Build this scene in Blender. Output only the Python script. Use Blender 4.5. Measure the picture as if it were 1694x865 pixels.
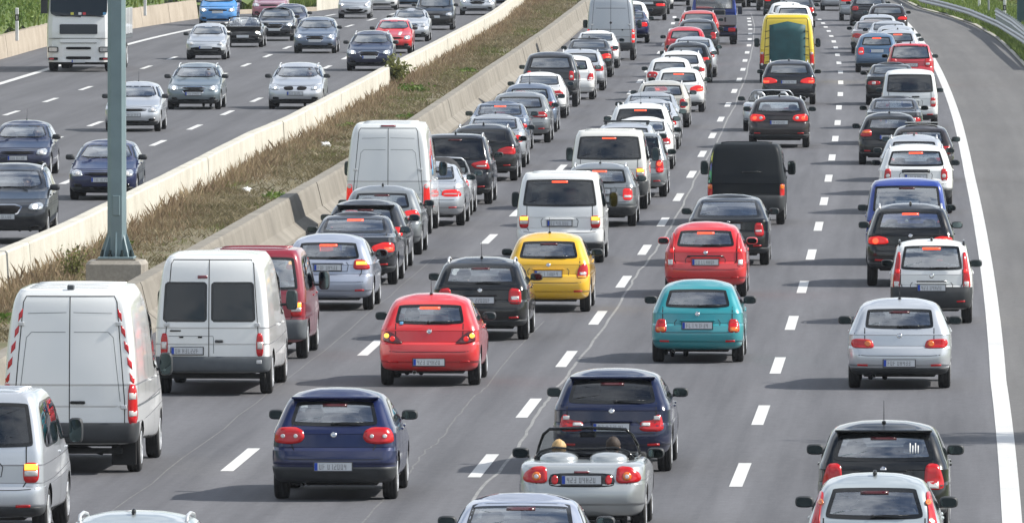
import bpy, math, random
import numpy as np
from mathutils import Vector, Matrix
from mathutils.bvhtree import BVHTree
random.seed(7); rng = np.random.default_rng(7)
R = math.radians
scene = bpy.context.scene
for o in list(bpy.data.objects): bpy.data.objects.remove(o)
C = scene.collection

# ---------------------------------------------------------------- camera, sky, sun, exposure
PW = 1694.0; FPX = 18600.0; VH = -278.0; CAMH = 9.27          # photo width, focal length in its pixels, horizon row, camera height
PITCH = math.atan((432.5 - VH) / FPX)
cd = bpy.data.cameras.new('camera'); cam = bpy.data.objects.new('camera', cd); C.objects.link(cam)
cam.location = (0, 0, CAMH); cam.rotation_euler = (math.pi/2 - PITCH, 0, 0)
cd.sensor_width = 36; cd.lens = 36 * FPX / PW; cd.clip_start = 1; cd.clip_end = 9000
scene.camera = cam
SUN_EL = 40.0; SUN_AZ = 88.0                                   # azimuth clockwise from +Y (the driving direction)
w = bpy.data.worlds.new('World'); scene.world = w; w.use_nodes = True
nt = w.node_tree; bg = nt.nodes['Background']
sky = nt.nodes.new('ShaderNodeTexSky'); sky.sky_type = 'NISHITA'; sky.sun_disc = False
sky.sun_elevation = R(SUN_EL); sky.sun_rotation = R(SUN_AZ); sky.air_density = 1.0; sky.dust_density = 0.7; sky.ozone_density = 1.0
# fair-weather cumulus over the whole dome (the rear windows in the photograph mirror them)
wtc = nt.nodes.new('ShaderNodeTexCoord'); wsp = nt.nodes.new('ShaderNodeSeparateXYZ'); nt.links.new(wtc.outputs['Generated'], wsp.inputs[0])
wza = nt.nodes.new('ShaderNodeMath'); wza.operation = 'ABSOLUTE'; nt.links.new(wsp.outputs[2], wza.inputs[0])
wzb = nt.nodes.new('ShaderNodeMath'); wzb.operation = 'ADD'; wzb.inputs[1].default_value = .16; nt.links.new(wza.outputs[0], wzb.inputs[0])
wdv = nt.nodes.new('ShaderNodeVectorMath'); wdv.operation = 'DIVIDE'; wcb = nt.nodes.new('ShaderNodeCombineXYZ')
for k in range(3): nt.links.new(wzb.outputs[0], wcb.inputs[k])
nt.links.new(wtc.outputs['Generated'], wdv.inputs[0]); nt.links.new(wcb.outputs[0], wdv.inputs[1])
wn = nt.nodes.new('ShaderNodeTexNoise'); wn.inputs['Scale'].default_value = 1.5; wn.inputs['Detail'].default_value = 9; wn.inputs['Roughness'].default_value = .58
wof = nt.nodes.new('ShaderNodeVectorMath'); wof.inputs[1].default_value = (5.3, 2.9, 1.7); nt.links.new(wdv.outputs[0], wof.inputs[0]); nt.links.new(wof.outputs[0], wn.inputs['Vector'])
wr = nt.nodes.new('ShaderNodeMapRange'); wr.interpolation_type = 'SMOOTHSTEP'; wr.inputs[1].default_value = .40; wr.inputs[2].default_value = .58; wr.inputs[4].default_value = .92; nt.links.new(wn.outputs[0], wr.inputs[0])
wm = nt.nodes.new('ShaderNodeMix'); wm.data_type = 'RGBA'; wm.inputs[7].default_value = (8.7, 9.1, 9.7, 1)
nt.links.new(wr.outputs[0], wm.inputs[0]); nt.links.new(sky.outputs[0], wm.inputs[6]); nt.links.new(wm.outputs[2], bg.inputs[0]); bg.inputs[1].default_value = 0.10
sd = bpy.data.lights.new('sun', 'SUN'); sd.energy = 4.8; sd.angle = R(0.55); sd.color = (1.0, 0.955, 0.88)
sun = bpy.data.objects.new('sun', sd); C.objects.link(sun)
sv = Vector((math.sin(R(SUN_AZ))*math.cos(R(SUN_EL)), math.cos(R(SUN_AZ))*math.cos(R(SUN_EL)), math.sin(R(SUN_EL))))
sun.rotation_euler = (-sv).to_track_quat('-Z', 'Y').to_euler(); sun.location = (60, 200, 80)
scene.view_settings.view_transform = 'Standard'; scene.view_settings.look = 'None'
scene.view_settings.exposure = 0.40; scene.view_settings.gamma = 1.0
scene.render.engine = 'CYCLES'; scene.cycles.max_bounces = 7; scene.cycles.transparent_max_bounces = 12

# ---------------------------------------------------------------- pixels of the photograph -> points on the road plane
def at(u, v, h=0.0):
    dx = (u - 847) / FPX; dy = (432.5 - v) / FPX
    y = math.cos(PITCH) + dy*math.sin(PITCH); z = -math.sin(PITCH) + dy*math.cos(PITCH)
    t = -(CAMH - h) / z
    return dx*t, y*t
def spx(v): return (v - VH) / CAMH
PC = [0.18733140096196965, -0.015124338876536492, -0.4414683841189772, -1.1298448598302473, 5.947567305408975, 11.645291441404023]
def _p(y): return float(np.polyval(PC, (y-400)/200))
def _d(y): return (_p(y+1) - _p(y-1)) / 2
Y0, Y1 = 165.0, 545.0
def ref(y):
    if y < Y0: k = -7e-5; return _p(Y0) + _d(Y0)*(y-Y0) + .5*k*(y-Y0)**2
    if y > Y1: k = -9e-5; return _p(Y1) + _d(Y1)*(y-Y1) + .5*k*(y-Y1)**2
    return _p(y)
def slope(y): return (ref(y+1) - ref(y-1)) / 2
def heading(y): return math.atan(slope(y))                    # to the right of +Y

# ---------------------------------------------------------------- object helpers
def tag(o, label=None, cat=None, group=None, kind=None):
    if label: o['label'] = label
    if cat: o['category'] = cat
    if group: o['group'] = group
    if kind: o['kind'] = kind
    return o
def empty(name, loc=(0, 0, 0), rz=0.0):
    o = bpy.data.objects.new(name, None); C.objects.link(o); o.location = loc; o.rotation_euler = (0, 0, rz)
    o.empty_display_size = .3
    return o
def mesh(name, V, F, mats=(), fm=None, smooth=True):
    me = bpy.data.meshes.new(name)
    me.from_pydata([tuple(map(float, v)) for v in V], [], [tuple(int(i) for i in f) for f in F])
    for m in mats: me.materials.append(m)
    if fm is not None: me.polygons.foreach_set('material_index', np.asarray(fm, dtype=np.int32))
    if smooth: me.polygons.foreach_set('use_smooth', np.ones(len(me.polygons), dtype=bool))
    me.update()
    return me
def put(name, me, parent=None, loc=None, rot=None, scale=None):
    o = bpy.data.objects.new(name, me); C.objects.link(o)
    if parent is not None: o.parent = parent
    if loc is not None: o.location = loc
    if rot is not None: o.rotation_euler = rot
    if scale is not None: o.scale = scale
    return o
class MB:
    """collects simple solids into one mesh"""
    def __init__(s): s.V = []; s.F = []; s.M = []; s.cur = 0
    def add(s, V, F):
        b = len(s.V); s.V += [tuple(v) for v in V]; s.F += [tuple(i+b for i in f) for f in F]; s.M += [s.cur]*len(F)
    def box(s, x0, x1, y0, y1, z0, z1, bev=0.0):
        if bev <= 0:
            V = [(x, y, z) for z in (z0, z1) for y in (y0, y1) for x in (x0, x1)]
            s.add(V, [(0,2,3,1),(4,5,7,6),(0,1,5,4),(2,6,7,3),(0,4,6,2),(1,3,7,5)]); return
        def ring(z, i): 
            a, b, c, d = x0+i, x1-i, y0+i, y1-i
            return [(a+bev,c,z),(b-bev,c,z),(b,c+bev,z),(b,d-bev,z),(b-bev,d,z),(a+bev,d,z),(a,d-bev,z),(a,c+bev,z)]
        V = ring(z0, bev*.7) + ring(z0+bev, 0) + ring(z1-bev, 0) + ring(z1, bev*.7)
        F = [tuple(range(7,-1,-1)), tuple(range(24,32))]
        for k in range(3):
            for i in range(8): F.append((k*8+i, k*8+(i+1)%8, k*8+8+(i+1)%8, k*8+8+i))
        s.add(V, F)
    def tube(s, pts, r, n=8, cap=True):
        pts = [Vector(p) for p in pts]; V = []; F = []
        rr = r if isinstance(r, (list, tuple)) else [r]*len(pts)
        for i, p in enumerate(pts):
            d = (pts[min(i+1, len(pts)-1)] - pts[max(i-1, 0)]).normalized()
            u = d.cross(Vector((0, 0, 1)) if abs(d.z) < .9 else Vector((1, 0, 0))).normalized(); v = u.cross(d)
            for k in range(n):
                a = 2*math.pi*k/n; V.append(p + rr[i]*(math.cos(a)*u + math.sin(a)*v))
        for i in range(len(pts)-1):
            for k in range(n): F.append((i*n+k, i*n+(k+1)%n, i*n+n+(k+1)%n, i*n+n+k))
        if cap: F.append(tuple(range(n-1, -1, -1))); F.append(tuple(range((len(pts)-1)*n, len(pts)*n)))
        s.add(V, F)
    def lathe(s, prof, axis='x', n=24, c=(0, 0, 0), close=False):
        V = []; F = []; m = len(prof)
        for k in range(n):
            a = 2*math.pi*k/n
            for (h, r) in prof:
                p = {'x': (h, r*math.cos(a), r*math.sin(a)), 'y': (r*math.sin(a), h, r*math.cos(a)), 'z': (r*math.cos(a), r*math.sin(a), h)}[axis]
                V.append((p[0]+c[0], p[1]+c[1], p[2]+c[2]))
        for k in range(n):
            for i in range(m-1): F.append((k*m+i, ((k+1)%n)*m+i, ((k+1)%n)*m+i+1, k*m+i+1))
            if close: F.append((k*m+m-1, ((k+1)%n)*m+m-1, ((k+1)%n)*m, k*m))
        s.add(V, F)
    def ell(s, c, rx, ry, rz, nu=10, nv=8, p=1.0):
        V = []; F = []
        sg = lambda t: math.copysign(abs(t)**p, t)
        for j in range(nv+1):
            b = -math.pi/2 + math.pi*j/nv
            for i in range(nu):
                a = 2*math.pi*i/nu
                V.append((c[0]+rx*sg(math.cos(b))*sg(math.cos(a)), c[1]+ry*sg(math.cos(b))*sg(math.sin(a)), c[2]+rz*sg(math.sin(b))))
        for j in range(nv):
            for i in range(nu): F.append((j*nu+i, j*nu+(i+1)%nu, j*nu+nu+(i+1)%nu, j*nu+nu+i))
        s.add(V, F)
    def mesh(s, name, *mats, smooth=False):
        return mesh(name, s.V, s.F, mats, s.M if len(mats) > 1 else None, smooth)
def shade_flat_except(o): pass

# ---------------------------------------------------------------- materials
MATS = {}
def nodes(name):
    m = bpy.data.materials.new(name); m.use_nodes = True
    t = m.node_tree; return m, t, t.nodes['Principled BSDF']
def setp(b, **k):
    for n, v in k.items(): b.inputs[n].default_value = v
def simple(name, col, rough=.5, metal=0.0, coat=0.0, emit=None, es=0.0, var=0.0, vs=6.0, spec=.5):
    if name in MATS: return MATS[name]
    m, t, b = nodes(name)
    setp(b, Roughness=rough, Metallic=metal); b.inputs['Base Color'].default_value = (*col, 1)
    b.inputs['Coat Weight'].default_value = coat; b.inputs['Coat Roughness'].default_value = .04
    b.inputs['Specular IOR Level'].default_value = spec
    if emit: b.inputs['Emission Color'].default_value = (*emit, 1); b.inputs['Emission Strength'].default_value = es
    if var:
        tc = t.nodes.new('ShaderNodeTexCoord'); n = t.nodes.new('ShaderNodeTexNoise'); n.inputs['Scale'].default_value = vs; n.inputs['Detail'].default_value = 5
        t.links.new(tc.outputs['Object'], n.inputs['Vector'])
        mp = t.nodes.new('ShaderNodeMapRange'); mp.inputs[1].default_value = .3; mp.inputs[2].default_value = .7; mp.inputs[3].default_value = 1-var; mp.inputs[4].default_value = 1+var
        t.links.new(n.outputs[0], mp.inputs[0])
        mx = t.nodes.new('ShaderNodeMix'); mx.data_type = 'RGBA'; mx.blend_type = 'MULTIPLY'; mx.inputs[0].default_value = 1
        mx.inputs[6].default_value = (*col, 1); t.links.new(mp.outputs[0], mx.inputs[7]); t.links.new(mx.outputs[2], b.inputs['Base Color'])
    MATS[name] = m; return m
def paint(name, col, metal=0.0, rough=.32):
    """car paint: base coat with a clear coat and a thin uneven film of road dust that thickens near the sills"""
    key = 'paint_' + name
    if key in MATS: return MATS[key]
    m, t, b = nodes(key)
    setp(b, Metallic=metal, Roughness=rough); b.inputs['Specular IOR Level'].default_value = .5 if max(col) > .1 else .12; b.inputs['Coat Weight'].default_value = 1.0 if name != 'matblack' else .15; b.inputs['Coat IOR'].default_value = 1.5; b.inputs['Coat Roughness'].default_value = .045
    tc = t.nodes.new('ShaderNodeTexCoord'); n = t.nodes.new('ShaderNodeTexNoise'); n.inputs['Scale'].default_value = 2.6; n.inputs['Detail'].default_value = 6
    t.links.new(tc.outputs['Object'], n.inputs['Vector'])
    sx = t.nodes.new('ShaderNodeSeparateXYZ'); t.links.new(tc.outputs['Object'], sx.inputs[0])
    g = t.nodes.new('ShaderNodeMapRange'); g.inputs[1].default_value = .95; g.inputs[2].default_value = .25; g.inputs[3].default_value = .0; g.inputs[4].default_value = .22
    t.links.new(sx.outputs['Z'], g.inputs[0])
    mu = t.nodes.new('ShaderNodeMath'); mu.operation = 'MULTIPLY'; t.links.new(g.outputs[0], mu.inputs[0]); t.links.new(n.outputs[0], mu.inputs[1])
    mx = t.nodes.new('ShaderNodeMix'); mx.data_type = 'RGBA'; mx.inputs[6].default_value = (*col, 1); mx.inputs[7].default_value = (.16, .145, .125, 1)
    t.links.new(mu.outputs[0], mx.inputs[0]); t.links.new(mx.outputs[2], b.inputs['Base Color'])
    cr = t.nodes.new('ShaderNodeMapRange'); cr.inputs[3].default_value = .03; cr.inputs[4].default_value = .12; t.links.new(n.outputs[0], cr.inputs[0])
    t.links.new(cr.outputs[0], b.inputs['Coat Roughness'])
    MATS[key] = m; return m
PAINTS = {
 'white': ((.80, .81, .80), 0, .35), 'cream': ((.76, .75, .70), 0, .35), 'offwhite': ((.72, .74, .74), 0, .35),
 'silver': ((.57, .60, .635), .55, .36), 'silverblue': ((.41, .45, .545), .5, .36), 'silvergreen': ((.47, .525, .54), .5, .34),
 'lightgrey': ((.40, .43, .46), .4, .36), 'grey': ((.22, .24, .25), .5, .36), 'beige': ((.58, .55, .48), .35, .38),
 'darkgrey': ((.036, .040, .046), .3, .34), 'suvblack': ((.016, .019, .024), .2, .32), 'silvergrey': ((.43, .455, .46), .5, .34), 'bluegrey': ((.13, .17, .24), .45, .34), 'greengrey': ((.17, .215, .24), .45, .36),
 'matblack': ((.010, .013, .016), 0, .55), 'black': ((.006, .007, .008), 0, .3), 'blueblack': ((.012, .015, .022), .1, .3), 'brownblack': ((.030, .025, .026), .2, .3),
 'navy': ((.010, .018, .075), .12, .32), 'darknavy': ((.008, .014, .048), .1, .32), 'blue': ((.02, .055, .30), .15, .32), 'skyblue': ((.06, .26, .60), 0, .32),
 'steelblue': ((.07, .14, .24), .25, .34), 'red': ((.62, .018, .022), 0, .32), 'cherry': ((.50, .014, .03), 0, .32), 'darkred': ((.27, .014, .03), .05, .34),
 'orangered': ((.55, .06, .045), .1, .34), 'pink': ((.42, .16, .22), .3, .34), 'yellow': ((.80, .46, .012), 0, .34), 'postyellow': ((.82, .60, .02), 0, .36),
 'turquoise': ((.016, .28, .32), .15, .32), 'brownsilver': ((.36, .33, .32), .5, .36),
}
def P(n): c, m, r = PAINTS[n]; return paint(n, c, m, r)
def glass_mat(name, tint, gloss=1.0):
    if name in MATS: return MATS[name]
    m = bpy.data.materials.new(name); m.use_nodes = True; t = m.node_tree
    for n in list(t.nodes): t.nodes.remove(n)
    out = t.nodes.new('ShaderNodeOutputMaterial'); tr = t.nodes.new('ShaderNodeBsdfTransparent'); tr.inputs[0].default_value = (*tint, 1)
    gl = t.nodes.new('ShaderNodeBsdfGlossy'); gl.inputs['Roughness'].default_value = .015; gl.inputs[0].default_value = (.95, .97, 1, 1)
    lw = t.nodes.new('ShaderNodeLayerWeight'); lw.inputs[0].default_value = .5          # same on both faces of the pane
    pw_ = t.nodes.new('ShaderNodeMath'); pw_.operation = 'POWER'; pw_.inputs[1].default_value = 4.0; t.links.new(lw.outputs['Facing'], pw_.inputs[0])
    mm = t.nodes.new('ShaderNodeMath'); mm.operation = 'MULTIPLY_ADD'; mm.inputs[1].default_value = .85; mm.inputs[2].default_value = .085*gloss; mm.use_clamp = True
    t.links.new(pw_.outputs[0], mm.inputs[0])
    mx = t.nodes.new('ShaderNodeMixShader'); t.links.new(mm.outputs[0], mx.inputs[0]); t.links.new(tr.outputs[0], mx.inputs[1]); t.links.new(gl.outputs[0], mx.inputs[2])
    t.links.new(mx.outputs[0], out.inputs[0]); MATS[name] = m; return m
G_CLEAR = glass_mat('glass_clear', (.88, .93, .93), 3.6)
G_TINT = glass_mat('glass_tinted', (.10, .12, .125), 1.0)
G_DARK = simple('glass_opaque', (.030, .038, .041), .03, 0, 1.0, spec=1.0); G_DARK.node_tree.nodes['Principled BSDF'].inputs['IOR'].default_value = 2.2         # far windows, dark cabin behind
G_VAN = simple('glass_blacked_out', (.012, .017, .020), .05, 0, 0, spec=.55)
FRIT = simple('black_frit', (.010, .011, .012), .12)
PLASTIC = simple('dark_plastic', (.030, .033, .036), .55, var=.15)
PLASTIC_GREY = simple('grey_plastic', (.085, .095, .105), .6, var=.12)
SEAM = simple('panel_gap', (.012, .012, .012), .8)
RUBBER = simple('tyre_rubber', (.016, .016, .017), .85, var=.2, vs=20)
ALLOY = simple('alloy', (.62, .63, .64), .35, .55)
CHROME = simple('chrome', (.6, .6, .6), .12, 1.0)
UNDER = simple('underbody', (.010, .010, .010), .9)
FABRIC = simple('seat_fabric', (.085, .087, .092), .9, var=.2, vs=14)
MIRRORG = simple('mirror_glass', (.07, .095, .10), .03, 1.0)
PLATE_W = simple('plate_white', (.62, .64, .66), .4); PLATE_B = simple('plate_blue', (.01, .06, .42), .4); PLATE_K = simple('plate_frame_black', (.04, .04, .045), .5); PLATE_T = simple('plate_lettering', (.20, .20, .21), .5)
RED = simple('red_lens', (.50, .008, .012), .2, 0, .35); RED_LIT = simple('red_lens_lit', (.55, .010, .010), .2, 0, .35, (1, .02, .015), .32); RED_OFF = simple('brake_lamp_off', (.06, .004, .006), .2, 0, .3)
REDHOT = simple('brake_lamp_lit', (.7, .03, .02), .3, 0, .4, (1, .09, .03), 1.5)
SMOKED = simple('smoked_lens', (.09, .006, .008), .15, 0, .6)
AMBER = simple('amber_lens', (.75, .16, .01), .15, 0, 1.0); AMBER_LIT = simple('amber_lens_lit', (.9, .35, .03), .2, 0, .5, (1, .42, .05), 1.7)
WHITEL = simple('clear_lens', (.62, .60, .58), .12, .2, 1.0); HEADL = simple('headlamp', (.50, .53, .55), .06, .5, 1.0)
HEAD_LIT = simple('headlamp_lit', (.9, .9, .9), .2, 0, .5, (1, .93, .80), 5.0)
GRILLE = simple('grille_black', (.010, .010, .011), .8, spec=.1)
# ================================================================ SETTING
def tex(t, kind, scale, vec=None, **k):
    n = t.nodes.new(kind); n.inputs['Scale'].default_value = scale
    for a, v in k.items(): n.inputs[a].default_value = v
    if vec is not None: t.links.new(vec, n.inputs['Vector'])
    return n
def ramp(t, src, stops):
    r = t.nodes.new('ShaderNodeValToRGB'); e = r.color_ramp.elements
    while len(e) < len(stops): e.new(.5)
    for q, (p, c) in zip(e, stops): q.position = p; q.color = (*c, 1)
    t.links.new(src, r.inputs[0]); return r
def mixc(t, a, b, fac, mode='MIX'):
    m = t.nodes.new('ShaderNodeMix'); m.data_type = 'RGBA'; m.blend_type = mode
    if isinstance(fac, (int, float)): m.inputs[0].default_value = fac
    else: t.links.new(fac, m.inputs[0])
    for i, s in ((6, a), (7, b)):
        if isinstance(s, tuple): m.inputs[i].default_value = (*s, 1)
        else: t.links.new(s, m.inputs[i])
    return m.outputs[2]
def mapr(t, src, a, b, c, d):
    m = t.nodes.new('ShaderNodeMapRange')
    for i, v in enumerate((a, b, c, d)): m.inputs[i+1].default_value = v
    t.links.new(src, m.inputs[0]); return m.outputs[0]
def bump(t, b, src, s, d=.01):
    n = t.nodes.new('ShaderNodeBump'); n.inputs['Strength'].default_value = s; n.inputs['Distance'].default_value = d
    t.links.new(src, n.inputs['Height']); t.links.new(n.outputs[0], b.inputs['Normal'])

def asphalt(name, dark, light, warm=(1, 1, 1)):
    m, t, b = nodes(name); setp(b, Roughness=.82); b.inputs['Specular IOR Level'].default_value = .35
    tc = t.nodes.new('ShaderNodeTexCoord'); uv = t.nodes.new('ShaderNodeUVMap'); sp = t.nodes.new('ShaderNodeSeparateXYZ'); t.links.new(uv.outputs[0], sp.inputs[0])
    mp = t.nodes.new('ShaderNodeMapping'); mp.inputs['Scale'].default_value = (2.4, .05, 1); t.links.new(uv.outputs[0], mp.inputs[0])
    streak = tex(t, 'ShaderNodeTexNoise', 1.0, mp.outputs[0], Detail=6, Roughness=.6)             # long stains along the lanes
    big = tex(t, 'ShaderNodeTexNoise', .07, tc.outputs['Object'], Detail=4)
    fine = tex(t, 'ShaderNodeTexNoise', 34, tc.outputs['Object'], Detail=3, Roughness=.8)
    mid = tex(t, 'ShaderNodeTexNoise', 5, tc.outputs['Object'], Detail=4, Roughness=.7)
    wv = t.nodes.new('ShaderNodeMath'); wv.operation = 'MULTIPLY_ADD'; wv.inputs[1].default_value = 2*math.pi/1.86; wv.inputs[2].default_value = 1.2; t.links.new(sp.outputs[0], wv.inputs[0])
    sn = t.nodes.new('ShaderNodeMath'); sn.operation = 'SINE'; t.links.new(wv.outputs[0], sn.inputs[0])  # polished wheel tracks, oil between them
    a = t.nodes.new('ShaderNodeMath'); a.operation = 'MULTIPLY_ADD'; a.inputs[1].default_value = .10; t.links.new(sn.outputs[0], a.inputs[0]); t.links.new(streak.outputs[0], a.inputs[2])
    base = ramp(t, a.outputs[0], [(.28, dark), (.72, light)])
    f1 = mapr(t, fine.outputs[0], .3, .7, .72, 1.28); f2 = mapr(t, mid.outputs[0], .3, .7, .86, 1.14); f3 = mapr(t, big.outputs[0], .3, .7, .92, 1.08)
    c = mixc(t, base.outputs[0], f1, 1.0, 'MULTIPLY'); c = mixc(t, c, f2, 1.0, 'MULTIPLY'); c = mixc(t, c, f3, 1.0, 'MULTIPLY')
    t.links.new(c, b.inputs['Base Color']); bump(t, b, fine.outputs[0], .35, .006)
    return m
ASPHALT = asphalt('asphalt_lanes', (.080, .081, .089), (.126, .127, .137))
ASPHALT_L = asphalt('asphalt_opposite', (.083, .084, .091), (.114, .115, .124))
SHOULDER = asphalt('asphalt_shoulder', (.104, .102, .101), (.136, .133, .130))

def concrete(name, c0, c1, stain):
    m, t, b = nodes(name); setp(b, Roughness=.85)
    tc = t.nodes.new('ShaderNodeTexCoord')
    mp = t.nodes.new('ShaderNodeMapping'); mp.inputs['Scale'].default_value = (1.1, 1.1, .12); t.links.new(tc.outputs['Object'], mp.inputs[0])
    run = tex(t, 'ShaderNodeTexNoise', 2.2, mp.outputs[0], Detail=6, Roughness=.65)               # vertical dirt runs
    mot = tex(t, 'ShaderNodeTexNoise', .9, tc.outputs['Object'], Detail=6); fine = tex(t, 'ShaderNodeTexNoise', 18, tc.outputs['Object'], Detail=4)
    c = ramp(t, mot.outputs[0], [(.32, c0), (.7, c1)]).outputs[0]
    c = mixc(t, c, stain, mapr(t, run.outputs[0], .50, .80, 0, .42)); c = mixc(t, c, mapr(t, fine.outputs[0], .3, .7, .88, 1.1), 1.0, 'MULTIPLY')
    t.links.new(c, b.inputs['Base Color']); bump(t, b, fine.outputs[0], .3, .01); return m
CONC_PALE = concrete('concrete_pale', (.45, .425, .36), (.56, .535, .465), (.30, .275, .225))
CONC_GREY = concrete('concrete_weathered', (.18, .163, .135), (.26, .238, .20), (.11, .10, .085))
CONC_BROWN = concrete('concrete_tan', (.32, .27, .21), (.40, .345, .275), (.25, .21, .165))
def marking_mat():
    m, t, b = nodes('road_paint'); setp(b, Roughness=.6); tc = t.nodes.new('ShaderNodeTexCoord')
    n = tex(t, 'ShaderNodeTexNoise', 9, tc.outputs['Object'], Detail=6, Roughness=.7); n2 = tex(t, 'ShaderNodeTexNoise', .5, tc.outputs['Object'], Detail=3)
    c = ramp(t, n.outputs[0], [(.26, (.38, .38, .37)), (.45, (.60, .60, .585))]).outputs[0]
    t.links.new(mixc(t, c, mapr(t, n2.outputs[0], .3, .7, .86, 1.06), 1.0, 'MULTIPLY'), b.inputs['Base Color']); return m
MARK = marking_mat()
CRACK = simple('crack_filler', (.22, .22, .215), .7, var=.3, vs=3)
CRACK2 = simple('crack_filler_faint', (.143, .142, .143), .8, var=.3, vs=3)
def ground_mat(name, cols, sc=.6):
    m, t, b = nodes(name); setp(b, Roughness=.95); tc = t.nodes.new('ShaderNodeTexCoord')
    n = tex(t, 'ShaderNodeTexNoise', sc, tc.outputs['Object'], Detail=8, Roughness=.65); f = tex(t, 'ShaderNodeTexNoise', 12, tc.outputs['Object'], Detail=5, Roughness=.8)
    c = ramp(t, n.outputs[0], cols).outputs[0]
    t.links.new(mixc(t, c, mapr(t, f.outputs[0], .25, .75, .6, 1.35), 1.0, 'MULTIPLY'), b.inputs['Base Color']); bump(t, b, f.outputs[0], .6, .05); return m
SOIL = ground_mat('median_soil', [(.3, (.12, .10, .06)), (.45, (.185, .16, .105)), (.6, (.13, .12, .06)), (.72, (.10, .11, .045))])
MEADOW = ground_mat('meadow', [(.3, (.05, .085, .02)), (.55, (.10, .14, .035)), (.75, (.15, .16, .06))], .15)

def ribbon(name, o0, o1, ys, z, mat, parent=None, cols=1, zf=None, dx=0):
    """sheet along the road between two offsets from the reference line (numbers or functions of y)"""
    V = []; F = []; uv = []
    for y in ys:
        a = o0(y) if callable(o0) else o0; b = o1(y) if callable(o1) else o1
        for k in range(cols+1):
            o = a + (b-a)*k/cols; V.append((ref(y)+o, y, z + (zf(o, y, k/cols) if zf else 0))); uv.append((o, y))
    n = cols+1
    for i in range(len(ys)-1):
        for k in range(cols): F.append((i*n+k, i*n+k+1, (i+1)*n+k+1, (i+1)*n+k))
    me = mesh(name, V, F, [mat]); l = me.uv_layers.new(name='UVMap')
    for lp in me.loops: l.data[lp.index].uv = uv[lp.vertex_index]
    return put(name, me, parent)
def yrange(a, b, s): 
    n = max(1, int(round((b-a)/s))); return [a + (b-a)*i/n for i in range(n+1)]
def interp(pts):
    xs = [p[0] for p in pts]; ys_ = [p[1] for p in pts]
    return lambda y: float(np.interp(y, xs, ys_))
def lk(y):                                                   # the opposite carriageway closes up to the median in the far bend
    if y < 475: return 0.0
    return min(.30, 2.4e-5*(y-475)**2)
def lo(off): return lambda y: off + lk(y)*(-15.7-off)
YS = yrange(95, 950, 5)
edgeR = interp([(90, 7.3), (505, 7.32), (539, 7.05), (570, 6.2), (590, 5.4), (640, 4.9), (950, 4.8)])
# ground to the horizon
gm = MB(); gm.add([(-4000, -300, -.06), (4000, -300, -.06), (4000, 7000, -.06), (-4000, 7000, -.06)], [(0, 1, 2, 3)])
tag(put('ground', gm.mesh('ground', MEADOW)), kind='structure')
road = tag(ribbon('road', -12.25, 3.95, YS, 0, ASPHALT, cols=2), kind='structure')
opp = tag(ribbon('opposite_road', lo(-34.3), lo(-16.0), YS, 0, ASPHALT_L, cols=2), kind='structure')
shoulder = tag(ribbon('hard_shoulder', 3.95, edgeR, YS, -.004, SHOULDER, cols=2), kind='structure')
kerb = ribbon('kerb_edge', edgeR, lambda y: edgeR(y)+.22, yrange(380, 700, 3), .03, CONC_PALE, shoulder)

# markings: every dash a part of the road it is painted on
def quad_strip(name, pts, wid, z, mat, parent):
    V = []; F = []
    for i, (x, y) in enumerate(pts):
        a = pts[max(i-1, 0)]; b = pts[min(i+1, len(pts)-1)]; dx, dy = b[0]-a[0], b[1]-a[1]; L = math.hypot(dx, dy) or 1
        wd = wid[i] if isinstance(wid, (list, tuple)) else wid
        V += [(x-dy/L*wd/2, y+dx/L*wd/2, z), (x+dy/L*wd/2, y-dx/L*wd/2, z)]
    for i in range(len(pts)-1): F.append((2*i, 2*i+1, 2*i+3, 2*i+2))
    return put(name, mesh(name, V, F, [mat]), parent)
def dash(off, y, L, parent, wid=.19):
    f = off if callable(off) else (lambda q: off)
    quad_strip('lane_dash', [(ref(q)+f(q), q) for q in yrange(y-L/2, y+L/2, 3)], wid, .005, MARK, parent)
DASH_B = [(1225,785),(1258.8,686.4),(1286.7,604.4),(1310,534.2),(1328.2,474.9),(1342.1,421.3),(1354.2,374.7),(1363.2,333.1),(1370.7,295.3),(1376.4,261),(1381.8,229.9),(1385.7,203.4),(1387.8,178.2),(1390.2,156.3),(1390.8,137),(1390.5,119.9),(1387.8,104.6),(1385.4,91.3),(1382.7,79.6),(1379.4,69.4),(1375.2,60.4),(1371,52),(1366,45.4),(1361.5,39),(1356,33)]
DASH_A = [(800,770),(875,674.8),(937.4,593.7),(989.2,525.7),(1031.9,466.2),(1066.4,413.5),(1097,367.4),(1122.4,326.5),(1144,288.9),(1161.8,255),(1178.6,224.7),(1192.4,197.7),(1204.3,173.5),(1214.8,151.1),(1222.8,132.4),(1229.1,115.4),(1232.5,100.7),(1236,87.4),(1239,75.7),(1240.3,65.5),(1241.2,56.5),(1241.2,48.7),(1240.3,41.8),(1239.7,36),(1239,31.3)]
for D in (DASH_B, DASH_A):
    for k, (u, v) in enumerate(D):
        x, y = at(u, v); dash(x-ref(y), y, 6.0 if k < 15 else 5.0 if k < 20 else 4.0, road)
for y in yrange(129, 129+18*25, 18): dash(-7.42, y-17, 6.0, road)
y = at(1225, 785)[1] - 17.2; dash(0.0, y, 6, road); x, y = at(800, 770); dash(-3.75, y-17, 6, road)
for off, u, v in ((-20.15, 264, 237), (-23.55, 403, 108), (-27.25, 83, 166)):
    y0 = at(u, v)[1]
    for k in range(-12, 14):
        q = y0 + 18*k
        if 130 < q < 620: dash(lo(off), q, 6.0, opp)
V = [(ref(q)+interp([(90, 4.02), (150, 3.98), (190, 3.82), (304, 3.8), (360, 3.86), (900, 3.9)])(q), q) for q in YS]
quad_strip('edge_line', V, .27, .005, MARK, road)
quad_strip('edge_line', [(ref(q)+lo(-30.9)(q), q) for q in YS], .30, .005, MARK, opp)
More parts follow.
